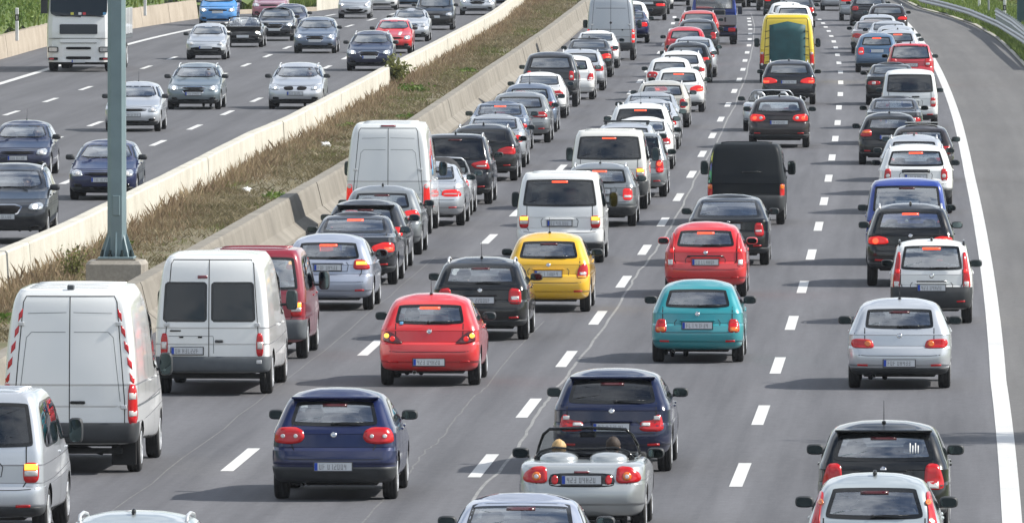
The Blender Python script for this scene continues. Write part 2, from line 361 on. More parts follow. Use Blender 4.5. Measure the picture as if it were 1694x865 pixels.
def px_line(P_): return [at(u, v) for u, v in P_]
def wob(P_, amp=.03, sub=4):
    q = []
    for (a, b) in zip(P_[:-1], P_[1:]):
        for k in range(sub): q.append((a[0]+(b[0]-a[0])*k/sub + rng.normal(0, amp), a[1]+(b[1]-a[1])*k/sub))
    q.append(P_[-1]); return q
crack = px_line([(770,845),(800,803.7),(830.6,774.6),(858,738),(873.5,713),(898,675),(908.8,658),(934.8,627.6),(955,600),(992,551),(1021.6,509),(1044,470),(1058,447),(1083,418),(1091,402),(1109.5,377),(1118.5,359),(1133.5,332),(1154.5,290),(1169.6,263),(1187.6,233),(1201,203),(1215,177),(1224,150),(1233,132),(1242,96),(1246.6,66),(1248,42),(1242,22.5)])
quad_strip('crack_seal', wob(crack, .016), .05, .0045, CRACK, road)
quad_strip('crack_seal', wob(px_line([(590,875),(631,830),(678.8,780.8),(688,768.5),(706,744),(724.7,731.7),(740,710),(761.5,682.7),(783,658),(804,639.8),(850,583),(900,531.6)]), .016), .028, .0045, CRACK2, road)
quad_strip('crack_seal', wob(px_line([(184,848),(306,756),(424,667),(472.7,628.7),(553.6,567),(644,489.5),(720,425)]), .02), .022, .0045, CRACK2, road)
x0 = 4.9
for k, (u, v) in enumerate([(1650, 300), (1668, 352), (1640, 215)]):
    x, y = at(u, v); quad_strip('crack_seal', wob([(x-1.6, y), (x-.4, y+.3), (x+.8, y-.2), (x+2.2, y+.4)], .02), .05, .001, CRACK2, shoulder)

# concrete walls, cast in sections
def wall(name, label, prof, mat, a, b, off, L=12.0, gap=.014, zs=None):
    """prof: (offset, z) outline; sections are parts of the wall"""
    t = tag(empty(name, (ref(a)+(off(a) if callable(off) else off), a, 0)), label, 'wall')
    ox, oy = t.location.x, t.location.y
    n = int((b-a)/L); 
    for k in range(n):
        ys = yrange(a+k*L+gap/2, a+(k+1)*L-gap/2, 4); V = []; F = []; m = len(prof)
        for y in ys:
            h = slope(y); c = ref(y) + (off(y) if callable(off) else off)
            jit = rng.normal(0, .006)
            for (o, z) in prof: V.append((c+o-ox+jit, y-oy-h*o, z*(zs(y) if zs else 1)))
        for i in range(len(ys)-1):
            for j in range(m): F.append((i*m+j, i*m+(j+1) % m, (i+1)*m+(j+1) % m, (i+1)*m+j))
        F.append(tuple(range(m-1, -1, -1))); F.append(tuple(range((len(ys)-1)*m, len(ys)*m)))
        put('wall_section', mesh('wall_section', V, [f[::-1] for f in F], [mat], smooth=False), t)
    return t
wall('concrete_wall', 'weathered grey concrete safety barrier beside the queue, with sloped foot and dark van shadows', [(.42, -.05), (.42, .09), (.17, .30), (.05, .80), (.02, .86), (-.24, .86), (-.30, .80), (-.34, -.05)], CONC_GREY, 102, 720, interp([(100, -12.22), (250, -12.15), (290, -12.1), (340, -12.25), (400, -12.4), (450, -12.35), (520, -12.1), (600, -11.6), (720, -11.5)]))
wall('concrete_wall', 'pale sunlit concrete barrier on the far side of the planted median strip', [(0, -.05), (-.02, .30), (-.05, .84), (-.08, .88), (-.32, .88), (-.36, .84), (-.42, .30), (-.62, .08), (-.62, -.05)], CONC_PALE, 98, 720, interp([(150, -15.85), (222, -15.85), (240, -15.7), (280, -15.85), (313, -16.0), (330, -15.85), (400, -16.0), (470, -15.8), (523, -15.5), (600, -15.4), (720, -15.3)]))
bl = wall('concrete_wall', 'long tan concrete retaining wall below the green bank, behind the truck', [(.12, -.05), (.10, .2), (0, .92), (-.30, .92), (-.32, -.05)], CONC_BROWN, 102, 558, lo(-34.2))
# ramp beyond the end of the tan wall: low kerb, guard rail, second wall
pw = [at(395, 24), at(460, 21), at(524, 19)]; pw2 = [at(524, 18.5), at(560, 14), at(620, 6), at(700, -6)]
def poly_wall(name, label, pts, h, th, mat):
    V = []; F = []
    for i, (x, y) in enumerate(pts):
        for (dy, z) in ((0, -.05), (0, h), (th, h), (th, -.05)): V.append((x-pts[0][0], y+dy-pts[0][1], z))
    for i in range(len(pts)-1):
        for j in range(4): F.append((i*4+j, i*4+(j+1) % 4, i*4+4+(j+1) % 4, i*4+4+j))
    F += [(3, 2, 1, 0), tuple(len(pts)*4-4+k for k in range(4))]
    return tag(put(name, mesh(name, V, F, [mat], smooth=False), None, (pts[0][0], pts[0][1], 0)), label, 'wall')
poly_wall('kerb', 'low tan kerb at the far end of the opposite lanes below the grass patch', pw, .22, .4, CONC_BROWN)
poly_wall('concrete_wall', 'short pale concrete wall at the far left bend behind the distant oncoming cars', pw2, .95, .4, CONC_PALE)

# ---------------------------------------------------------------- guard rails
STEEL = simple('galvanised_steel', (.36, .38, .40), .42, .6, var=.2, vs=2)
def guard_rail(label, pts, top=.75, post=4.0, second=False):
    t = tag(empty('guard_rail', (pts[0][0], pts[0][1], 0)), label, 'guard rail'); ox, oy = pts[0]
    prof = [(0, 0), (.05, .03), (.05, .10), (.0, .135), (.0, .17), (.05, .205), (.05, .28), (0, .31)]
    V = []; F = []; m = len(prof)
    for i, (x, y) in enumerate(pts):
        a = pts[max(i-1, 0)]; b = pts[min(i+1, len(pts)-1)]; dx, dy = b[0]-a[0], b[1]-a[1]; L = math.hypot(dx, dy); nx, ny = -dy/L, dx/L
        for (o, z) in prof: V.append((x-ox+nx*o, y-oy+ny*o, top-.31+z))
    for i in range(len(pts)-1):
        for j in range(m-1): F.append((i*m+j, (i+1)*m+j, (i+1)*m+j+1, i*m+j+1))
    put('rail', mesh('rail', V, F, [STEEL]), t)
    pb = MB(); pb.box(-.06, .06, -.05, .05, -.1, top-.02); pme = pb.mesh('post', STEEL)
    acc = 0
    for (a, b) in zip(pts[:-1], pts[1:]):
        L = math.hypot(b[0]-a[0], b[1]-a[1]); s = (-acc) % post
        while s < L:
            f = s/L; put('post', pme, t, (a[0]+(b[0]-a[0])*f-ox+.12, a[1]+(b[1]-a[1])*f-oy, 0)); s += post
        acc += L
    return t
rail_off = interp([(90, 8.0), (475, 7.93), (515, 7.62), (551, 7.0), (573, 6.25), (590, 5.5), (640, 5.1), (800, 5.1)])
guard_rail('galvanised guard rail curving along the grass edge of the hard shoulder', [(ref(q)+rail_off(q), q) for q in yrange(380, 640, 5)], .62)
g2 = [at(1600, -25, .8), at(1645, 22, .8), at(1672, 38, .8), at(1694, 56, .8), at(1730, 82, .8)]
guard_rail('short second guard rail segment in the grass behind the main rail, with a rounded end', g2[1:], 1.05)
gl = [at(392, 9), at(430, 8), at(470, 7), at(522, 8)]
guard_rail('grey guard rail behind the pink car at the far end of the opposite lanes', gl, .95, 3); 

# ---------------------------------------------------------------- plants
def leaf_mat(name, cols, var=1.0):
    m, t, b = nodes(name); setp(b, Roughness=.6); b.inputs['Specular IOR Level'].default_value = .3
    g = t.nodes.new('ShaderNodeNewGeometry'); tc = t.nodes.new('ShaderNodeTexCoord')
    n = tex(t, 'ShaderNodeTexNoise', .45, tc.outputs['Object'], Detail=4)
    ad = t.nodes.new('ShaderNodeMath'); ad.operation = 'MULTIPLY_ADD'; ad.inputs[1].default_value = .45*var; t.links.new(g.outputs['Random Per Island'], ad.inputs[0])
    sc = mapr(t, n.outputs[0], .3, .7, 0, .6); t.links.new(sc, ad.inputs[2])
    r = ramp(t, ad.outputs[0], cols); t.links.new(r.outputs[0], b.inputs['Base Color'])
    b.inputs['Transmission Weight'].default_value = 0
    tl = t.nodes.new('ShaderNodeBsdfTranslucent'); t.links.new(r.outputs[0], tl.inputs[0]); ms = t.nodes.new('ShaderNodeMixShader'); ms.inputs[0].default_value = .3
    t.links.new(b.outputs[0], ms.inputs[1]); t.links.new(tl.outputs[0], ms.inputs[2]); t.links.new(ms.outputs[0], t.nodes['Material Output'].inputs[0]); return m
LEAF = leaf_mat('leaf_fresh', [(.1, (.05, .10, .015)), (.5, (.10, .17, .03)), (.9, (.19, .25, .06))])
LEAF_Y = leaf_mat('leaf_yellow_green', [(.1, (.08, .09, .03)), (.5, (.16, .17, .05)), (.9, (.26, .27, .09))])
DRY = leaf_mat('dry_stalks', [(.1, (.125, .08, .055)), (.45, (.22, .16, .10)), (.9, (.34, .27, .17))])
GRASS = leaf_mat('grass_blades', [(.1, (.06, .11, .02)), (.5, (.13, .19, .035)), (.9, (.22, .27, .07))])
BARK = simple('bark', (.10, .075, .05), .9, var=.3, vs=8)
def blades(pos, hgt, wid, lean=.35):
    """one bent blade (two triangles) per position, as arrays"""
    n = len(pos); a = rng.uniform(0, 2*math.pi, n); c, s = np.cos(a), np.sin(a)
    la = rng.uniform(0, 2*math.pi, n); lm = hgt*np.abs(rng.normal(0, lean, n))
    V = np.zeros((n, 4, 3)); V[:, 0] = pos; V[:, 1] = pos
    V[:, 0, 0] -= c*wid/2; V[:, 0, 1] -= s*wid/2; V[:, 1, 0] += c*wid/2; V[:, 1, 1] += s*wid/2
    V[:, 2] = pos; V[:, 2, 0] += c*wid*.3 + lm*np.cos(la)*.4; V[:, 2, 1] += s*wid*.3 + lm*np.sin(la)*.4; V[:, 2, 2] += hgt*.6
    V[:, 3] = pos; V[:, 3, 0] += lm*np.cos(la); V[:, 3, 1] += lm*np.sin(la); V[:, 3, 2] += hgt
    i = np.arange(n)*4
    F = np.concatenate([np.stack([i, i+1, i+2], 1), np.stack([i, i+2, i+3], 1)])
    return V.reshape(-1, 3), F
def leaves(pos, size):
    n = len(pos); d1 = rng.normal(size=(n, 3)); d1 /= np.linalg.norm(d1, axis=1)[:, None]; d2 = rng.normal(size=(n, 3)); d2 -= d1*(d1*d2).sum(1)[:, None]; d2 /= np.linalg.norm(d2, axis=1)[:, None]
    s = (size*rng.uniform(.6, 1.3, n))[:, None]
    V = np.stack([pos-d1*s, pos+d2*s*.5, pos+d1*s, pos-d2*s*.5], 1); i = np.arange(n)*4
    return V.reshape(-1, 3), np.stack([i, i+1, i+2, i+3], 1)
def arr_obj(name, V, F, mat, parent=None, loc=None):
    me = bpy.data.meshes.new(name); k = F.shape[1]
    me.vertices.add(len(V)); me.vertices.foreach_set('co', np.ascontiguousarray(V, dtype=np.float32).ravel())
    me.loops.add(F.size); me.loops.foreach_set('vertex_index', F.astype(np.int32).ravel())
    me.polygons.add(len(F)); me.polygons.foreach_set('loop_start', (np.arange(len(F))*k).astype(np.int32))
    me.materials.append(mat); me.update(calc_edges=True); me.validate()
    return put(name, me, parent, loc)
refv = np.vectorize(ref)
b1v = lambda y: np.interp(y, [150, 222, 240, 280, 313, 330, 400, 470, 523, 600, 720], [-15.85, -15.85, -15.7, -15.85, -16.0, -15.85, -16.0, -15.8, -15.5, -15.4, -15.3])
b2v = lambda y: np.interp(y, [100, 250, 290, 340, 400, 450, 520, 600, 720], [-12.55, -12.5, -12.45, -12.6, -12.75, -12.7, -12.45, -11.95, -11.85])
def clump(x, y):                                              # cheap patchiness
    return np.sin(x*1.7+np.sin(y*.31)*2)*np.sin(y*.43+1.3)*.5 + np.sin(y*.117+x*.6)*.35 + np.sin(y*1.9+x*2.3)*.25
def soil_z(o, y, k): return .10 + .012*math.sin(o*2.1+y*.37) + .08*math.sin(math.pi*k) + rng.normal(0, .008)
msoil = tag(ribbon('median_strip', lambda y: float(b1v(y))-.05, lambda y: float(b2v(y))+.15, yrange(100, 715, .8), 0, SOIL, cols=9, zf=soil_z), kind='structure')
def scatter(n, ya, yb, wpow=1.0):
    y = ya + (yb-ya)*rng.uniform(0, 1, n)**wpow; k = rng.uniform(0, 1, n)
    return y, k, refv(y) + b1v(y) + (b2v(y)-b1v(y))*k
y, k, x = scatter(190000, 200, 640, 1.2); q = clump(x, y) + rng.normal(0, .25, len(x))
near = np.clip(1.2-2.0*k, 0, 1)                               # dead stalks crowd the pale wall
keep = (q > .16 - .75*near); y, k, x, q, near = y[keep], k[keep], x[keep], q[keep], near[keep]
h = (.05 + .33*near*rng.uniform(.1, 1.1, len(x))**1.8 + .08*np.clip(q, 0, 1))*rng.uniform(.6, 1.3, len(x))
V, F = blades(np.stack([x, y, np.full(len(x), .1)], 1), h, .006 + .008*rng.uniform(0, 1, len(x)) + .012*(y > 350), .3)
tag(arr_obj('dry_grass', V, F, DRY), kind='stuff')
y, k, x = scatter(260000, 200, 640, 1.15); q = clump(x*.8+2, y*1.1+5) + rng.normal(0, .35, len(x)); keep = q > -.18 + 1.0*np.clip((k-.5)*2, 0, 1); y, k, x, q = y[keep], k[keep], x[keep], q[keep]
V, F = blades(np.stack([x, y, np.full(len(x), .11)], 1), rng.uniform(.04, .19, len(x))*(1+.5*np.clip(q, -.5, 1)), rng.uniform(.007, .016, len(x)) + .015*(y > 350), .8)
tag(arr_obj('short_dead_grass', V, F, leaf_mat('pale_dead_grass', [(.1, (.105, .095, .045)), (.5, (.195, .165, .095)), (.9, (.32, .275, .185))])), kind='stuff')
y, k, x = scatter(9000, 200, 520, 1.2); s_ = rng.uniform(.012, .045, len(x)); ck = np.array([[1, 0, 0], [-.5, .87, 0], [-.5, -.87, 0], [0, 0, .8]])
V = (np.stack([x, y, .10+.06*np.sin(np.pi*k)], 1)[:, None, :] + ck[None]*s_[:, None, None]*rng.uniform(.6, 1.4, (len(x), 4, 1))).reshape(-1, 3); i = np.arange(len(x))[:, None]*4
F = np.concatenate([i+np.array([[0, 1, 3]]), i+np.array([[1, 2, 3]]), i+np.array([[2, 0, 3]])]); tag(arr_obj('gravel', V, F, simple('gravel_grey', (.26, .24, .21), .9, var=.35, vs=2)), kind='stuff')
y, k, x = scatter(110000, 205, 640, .9); q = clump(x*1.3+4, y*.9+11) + rng.normal(0, .26, len(x)) + .35*(y > 380)*(k > .1)*(k < .6)
keep = q > .34; y, k, x = y[keep], k[keep], x[keep]; h = rng.uniform(.06, .19, len(x))
V, F = blades(np.stack([x, y, np.full(len(x), .12)], 1), h, .015 + .025*rng.uniform(0, 1, len(x)) + .02*(y > 350), .6)
tag(arr_obj('green_grass', V, F, leaf_mat('olive_grass', [(.1, (.075, .095, .025)), (.5, (.13, .15, .045)), (.9, (.21, .21, .085))])), kind='stuff')
# small green weeds that stand out
for i, (u, v, lab) in enumerate([(455, 330, 'low bright green weed on the gravel beside the grey barrier shadow'), (190, 408, 'small green weed behind the lamp post footing'), (575, 213, 'green weed at the median edge left of the white van roof'), (672, 198, 'round green weed against the grey barrier above the white van'), (775, 121, 'flat green weed patch in the median near the upper barrier joint'), (15, 535, 'grass tuft at the left edge of the photo beside the pale barrier')]):
    x, y = at(u, v, .15); n = 170; r = .38 if i != 5 else .7
    a = rng.uniform(0, 6.28, n); rr = r*np.sqrt(rng.uniform(0, 1, n)); pos = np.stack([rr*np.cos(a), rr*1.8*np.sin(a), .1+rng.uniform(.02, .22, n)*(1-rr/r*.6)], 1)
    V, F = leaves(pos, np.full(n, .075)); tag(arr_obj('weed', V, F, LEAF, None, (x, y, .05)), lab, 'weed', 'green weeds in the median')
def shrub(name, lab, x, y, h, r, n, mat, stems=6, cat='shrub', size=.09, z=0.0, group=None):
    t = tag(empty(name, (x, y, z)), lab, cat, group); mb = MB(); P_ = []
    for k in range(stems):
        a = 6.28*k/stems + rng.uniform(-.4, .4); l = rng.uniform(.5, 1.0); e = (math.cos(a)*r*l*.8, math.sin(a)*r*l*.8, h*rng.uniform(.6, .98))
        mid = (e[0]*.35, e[1]*.35, e[2]*.5); mb.tube([(0, 0, 0), mid, e], [.03*h*.6+.008, .016, .005], 6)
        m = n//stems; s = rng.uniform(.25, 1, m); c = np.stack([e[0]*s**1.3, e[1]*s**1.3, e[2]*s], 1); P_.append(c + rng.normal(0, 1, (m, 3))*np.array([r*.30, r*.30, h*.09]))
    put('stem', mb.mesh('stem', BARK), t); pos = np.concatenate(P_); pos[:, 2] = np.clip(pos[:, 2], .03, None)
    V, F = leaves(pos, np.full(len(pos), size)); arr_obj('foliage', V, F, mat, t); return t
x, y = at(650, 147, .1); shrub('shrub', 'small leafy shrub growing at the pale barrier below the navy estate car', x+.1, y, 1.35, .42, 900, LEAF_Y, 7, size=.085)
x, y = at(665, 151, .1); shrub('shrub', 'low bushy green plant at the foot of the pale barrier, right of the leafy shrub', x+.4, y-6, .45, .6, 500, LEAF, 6, size=.07)
x, y = at(122, 468, .1); shrub('shrub', 'thin yellow green shrub between the pale barrier and the lamp post footing', x, y, .85, .33, 520, LEAF_Y, 6, size=.04)
# white scraps of litter
LIT = simple('litter_white', (.72, .72, .70), .6, var=.1)
for (u, v, s, lab) in [(540, 243, .27, 'crumpled white plastic bag in the dry median grass'), (408, 316, .19, 'white litter scrap in the median left of the plastic bag'), (1, 1, 0, '')]:
    if not s: continue
    x, y = at(u, v, .2); b = MB(); b.ell((0, 0, s*.35), s*.6, s*.8, s*.35, 9, 6)
    b.V = [(p[0]+rng.normal(0, s*.09), p[1]+rng.normal(0, s*.09), max(0, p[2]+rng.normal(0, s*.09))) for p in b.V]
    tag(put('litter', b.mesh('litter', LIT), None, (x, y, .15)), lab, 'litter')
# left bank above the tan wall
def bank_z(o, y, k): return .8 + 6.5*k + .35*math.sin(y*.21+o) + .2*math.sin(y*.53)
lb = tag(ribbon('left_bank', lambda y: lo(-34.4)(y)-10, lambda y: lo(-34.4)(y)-.0, yrange(102, 640, 4), 0, MEADOW, cols=8, zf=lambda o, y, k: bank_z(o, y, 1-k)), kind='structure')
n = 70000; y = rng.uniform(335, 640, n); k = rng.uniform(0, 1, n); q = np.sin(y*.8+k*9)*np.sin(y*.33+2)+np.sin(k*14+y*.2)*.5
x = refv(y) + np.array([lo(-34.4)(v) for v in y]) - 10*k; z = .8 + 6.5*k + .25 + .35*q*rng.uniform(0, 1, n) + rng.uniform(0, .55, n)
V, F = leaves(np.stack([x, y, z], 1), np.full(n, .10)); tag(arr_obj('bank_shrubbery', V, F, LEAF), kind='stuff')
n = 14000; y = rng.uniform(335, 640, n); k = rng.uniform(0, .9, n)
V, F = blades(np.stack([refv(y)+np.array([lo(-34.4)(v) for v in y])-10*k, y, .85+6.5*k], 1), rng.uniform(.3, .9, n), np.full(n, .09)); tag(arr_obj('bank_grass', V, F, GRASS), kind='stuff')
n = 5000; p0, p1 = at(400, 19), at(524, 16); s = rng.uniform(0, 1, n); d = rng.uniform(.3, 14, n)
V, F = blades(np.stack([p0[0]+(p1[0]-p0[0])*s, p0[1]+(p1[1]-p0[1])*s+d, np.zeros(n)], 1), rng.uniform(.2, .7, n), np.full(n, .1)); tag(arr_obj('ramp_grass', V, F, GRASS), kind='stuff')
# right verge, slope and undergrowth
def rb_z(o, y, k): return .02 + .12*min(1, k*6) + max(0, k-.12)*3.2 + .1*math.sin(y*.3+o)
rbk = tag(ribbon('right_verge', lambda y: edgeR(y)+.1, lambda y: edgeR(y)+26, yrange(100, 760, 5), 0, MEADOW, cols=12, zf=rb_z), kind='structure')
edv = np.vectorize(edgeR)
n = 70000; y = rng.uniform(400, 700, n); d = .15 + 5.5*rng.uniform(0, 1, n)**1.6
V, F = blades(np.stack([refv(y)+edv(y)+d, y, .05+.03*d], 1), rng.uniform(.10, .34, n), np.full(n, .035)); tag(arr_obj('verge_grass', V, F, GRASS), kind='stuff')
n = 50000; y = rng.uniform(440, 740, n); d = rng.uniform(3.5, 26, n); q = np.sin(d*.9+y*.17)*np.sin(y*.11+d*.3)
V, F = leaves(np.stack([refv(y)+edv(y)+d, y, .1+.12*d+rng.uniform(0, 1, n)**2*(1.1+.9*q)], 1), np.full(n, .12)); tag(arr_obj('slope_undergrowth', V, F, LEAF_Y), kind='stuff')
def tree(lab, x, y, h, r, n, mat, z=0):
    t = tag(empty('tree', (x, y, z)), lab, 'tree', None); mb = MB(); mb.tube([(0, 0, -.3), (.1, 0, h*.3), (.05, .1, h*.6)], [.05*h*.6, .035*h*.6, .02*h*.6], 8); put('trunk', mb.mesh('trunk', BARK), t)
    mb = MB(); P_ = []
    for k in range(11):
        a = k*2.4; e = np.array([math.cos(a)*r*rng.uniform(.35, .9), math.sin(a)*r*rng.uniform(.35, .9), h*rng.uniform(.45, .95)])
        mb.tube([(0.05, 0, h*rng.uniform(.25, .5)), tuple(e*.6+np.array([0, 0, h*.12])), tuple(e)], [.05, .035, .012], 6)
        m = n//11; P_.append(e + rng.normal(0, 1, (m, 3))*np.array([r*.26, r*.26, h*.09]))
    put('limb', mb.mesh('limb', BARK), t); V, F = leaves(np.concatenate(P_), np.full((n//11)*11, .16)); arr_obj('crown', V, F, mat, t)
for i, (u, v, hh, rr, lab) in enumerate([(1612, -18, 4.2, 2.6, 'dark green bush behind the curving guard rail, nearest the far bend'), (1575, -30, 4.6, 2.8, 'leafy tree at the far bend behind the guard rail'), (1680, -26, 4.0, 2.6, 'pale green tree beside the green sign post at the top right corner')]):
    x, y = at(u, v); tree(lab, x, y, hh, rr, 2600, LEAF if i < 2 else LEAF_Y, .4)
xt, yt = ref(168)+14.5, 172.0; tree('unseen broadleaf tree added on the verge to cast a shadow across the edge line', xt, yt, 8.5, 2.0, 11000, LEAF, .4)  # out-of-view tree, added to throw the shadow over the edge line; true caster unknown

# ---------------------------------------------------------------- lamp post on its footing, delineators, sign post
TEAL = simple('teal_grey_paint', (.175, .245, .265), .4, 0, .25, var=.12, vs=2)
FOOT = concrete('concrete_footing_mat', (.29, .265, .225), (.42, .385, .335), (.09, .08, .07))
fx, fy = at(192, 490); fr = heading(fy)
b = MB(); b.box(-.59, .59, -.59, .59, -.3, .70, .07); tag(put('concrete_footing', b.mesh('concrete_footing', FOOT), None, (fx, fy+.6, 0), (0, 0, -fr)), 'stained square concrete footing block carrying the teal post in the median', 'footing')
lp = tag(empty('lamp_post', (fx, fy+.6, .70), -fr), 'tall teal grey steel post bolted to the concrete footing in the median', 'post')
b = MB(); V = []; F = []
for (z, q, c_) in ((.076, .185, .075), (6, .172, .07), (13, .155, .06)): V += [(-q+c_, -q, z), (q-c_, -q, z), (q, -q+c_, z), (q, q-c_, z), (q-c_, q, z), (-q+c_, q, z), (-q, q-c_, z), (-q, -q+c_, z)]
for i in range(2):
    for k in range(8): F.append((i*8+k, i*8+(k+1) % 8, i*8+8+(k+1) % 8, i*8+8+k))
F.append(tuple(range(16, 24))); b.add(V, F); put('shaft', b.mesh('shaft', TEAL), lp)
b = MB(); b.box(-.36, .36, -.36, .36, .035, .075, .01); put('base_plate', b.mesh('base_plate', TEAL), lp)
b = MB(); b.box(-.40, .40, -.40, .40, .001, .034); put('grout_pad', b.mesh('grout_pad', CONC_GREY), lp)
b = MB(); b.add([(.16, -.015, .076), (.35, -.015, .076), (.33, -.015, .16), (.18, -.015, .58), (.16, .015, .076), (.35, .015, .076), (.33, .015, .16), (.18, .015, .58)], [(0,1,2,3), (7,6,5,4), (0,4,5,1), (1,5,6,2), (2,6,7,3), (3,7,4,0)])
gme = b.mesh('gusset', TEAL)
for k in range(8): put('gusset', gme, lp, None, (0, 0, k*math.pi/4))
b = MB(); b.lathe([(.076, .0), (.076, .045), (.13, .045), (.13, .025), (.21, .025), (.21, 0)], 'z', 6); bme = b.mesh('bolt', simple('bolt_steel', (.03, .045, .045), .5, .5))
for k in range(8):
    a = (k+.5)*math.pi/4; put('bolt', bme, lp, (.31*math.cos(a), .31*math.sin(a), 0))
b = MB(); b.box(-.075, .075, -.215, -.19, .9, 1.3, .01); put('service_hatch', b.mesh('service_hatch', TEAL), lp)
for sx in (-1, 1):
    b = MB(); b.tube([(0, 0, 12.9), (sx*.5, 0, 13.25), (sx*1.6, 0, 13.4)], .05, 8); put('lamp_arm', b.mesh('lamp_arm', TEAL), lp)
    b = MB(); b.ell((sx*1.95, 0, 13.42), .42, .14, .08, 12, 6, .7); put('lamp_head', b.mesh('lamp_head', TEAL), lp)
WHITEP = simple('white_plastic', (.72, .72, .70), .5); BLACKP = simple('black_plastic', (.02, .02, .02), .5)
def delineator(u, v, h0, lab):
    x, y = at(u, v, h0); t = tag(empty('marker_post', (x, y, h0)), lab, 'marker post', 'black and white marker posts')
    b = MB(); b.box(-.07, .07, -.05, .05, -.3, .52, .02); put('post_body', b.mesh('post_body', WHITEP), t)
    b = MB(); b.box(-.075, .075, -.055, .055, .521, .78, .02); put('black_band', b.mesh('black_band', BLACKP), t)
    b = MB(); b.box(-.07, .07, -.05, .05, .781, 1.05, .02); put('cap', b.mesh('cap', WHITEP), t)
    b = MB(); b.box(-.03, .03, -.062, -.056, .57, .73); put('reflector', b.mesh('reflector', WHITEL), t)
delineator(28, 56, 1.0, 'marker post on the green bank left of the truck'); delineator(240, 16, 1.0, 'marker post on the bank right of the teal post')
delineator(1620, 16, .1, 'marker post standing behind the curving guard rail'); delineator(1662, 36, .2, 'marker post at the rounded end of the second guard rail')
delineator(1592, 7, .1, 'farthest marker post behind the curving guard rail')
x, y = at(1688, 36, .3); b = MB(); b.box(-.16, .4, -.12, .12, -.3, 5.5, .02); tag(put('sign_post', b.mesh('sign_post', simple('dark_teal_paint', (.035, .085, .095), .5)), None, (x, y, .3)), 'wide dark teal post at the top right edge of the photo', 'post')
x, y = at(1635.7, 21, .2); b = MB(); b.tube([(0, 0, -.3), (0, 0, 5)], .055, 8); tag(put('pole', b.mesh('pole', STEEL), None, (x, y, .2)), 'thin grey pole between the marker post and the dark teal post', 'pole')
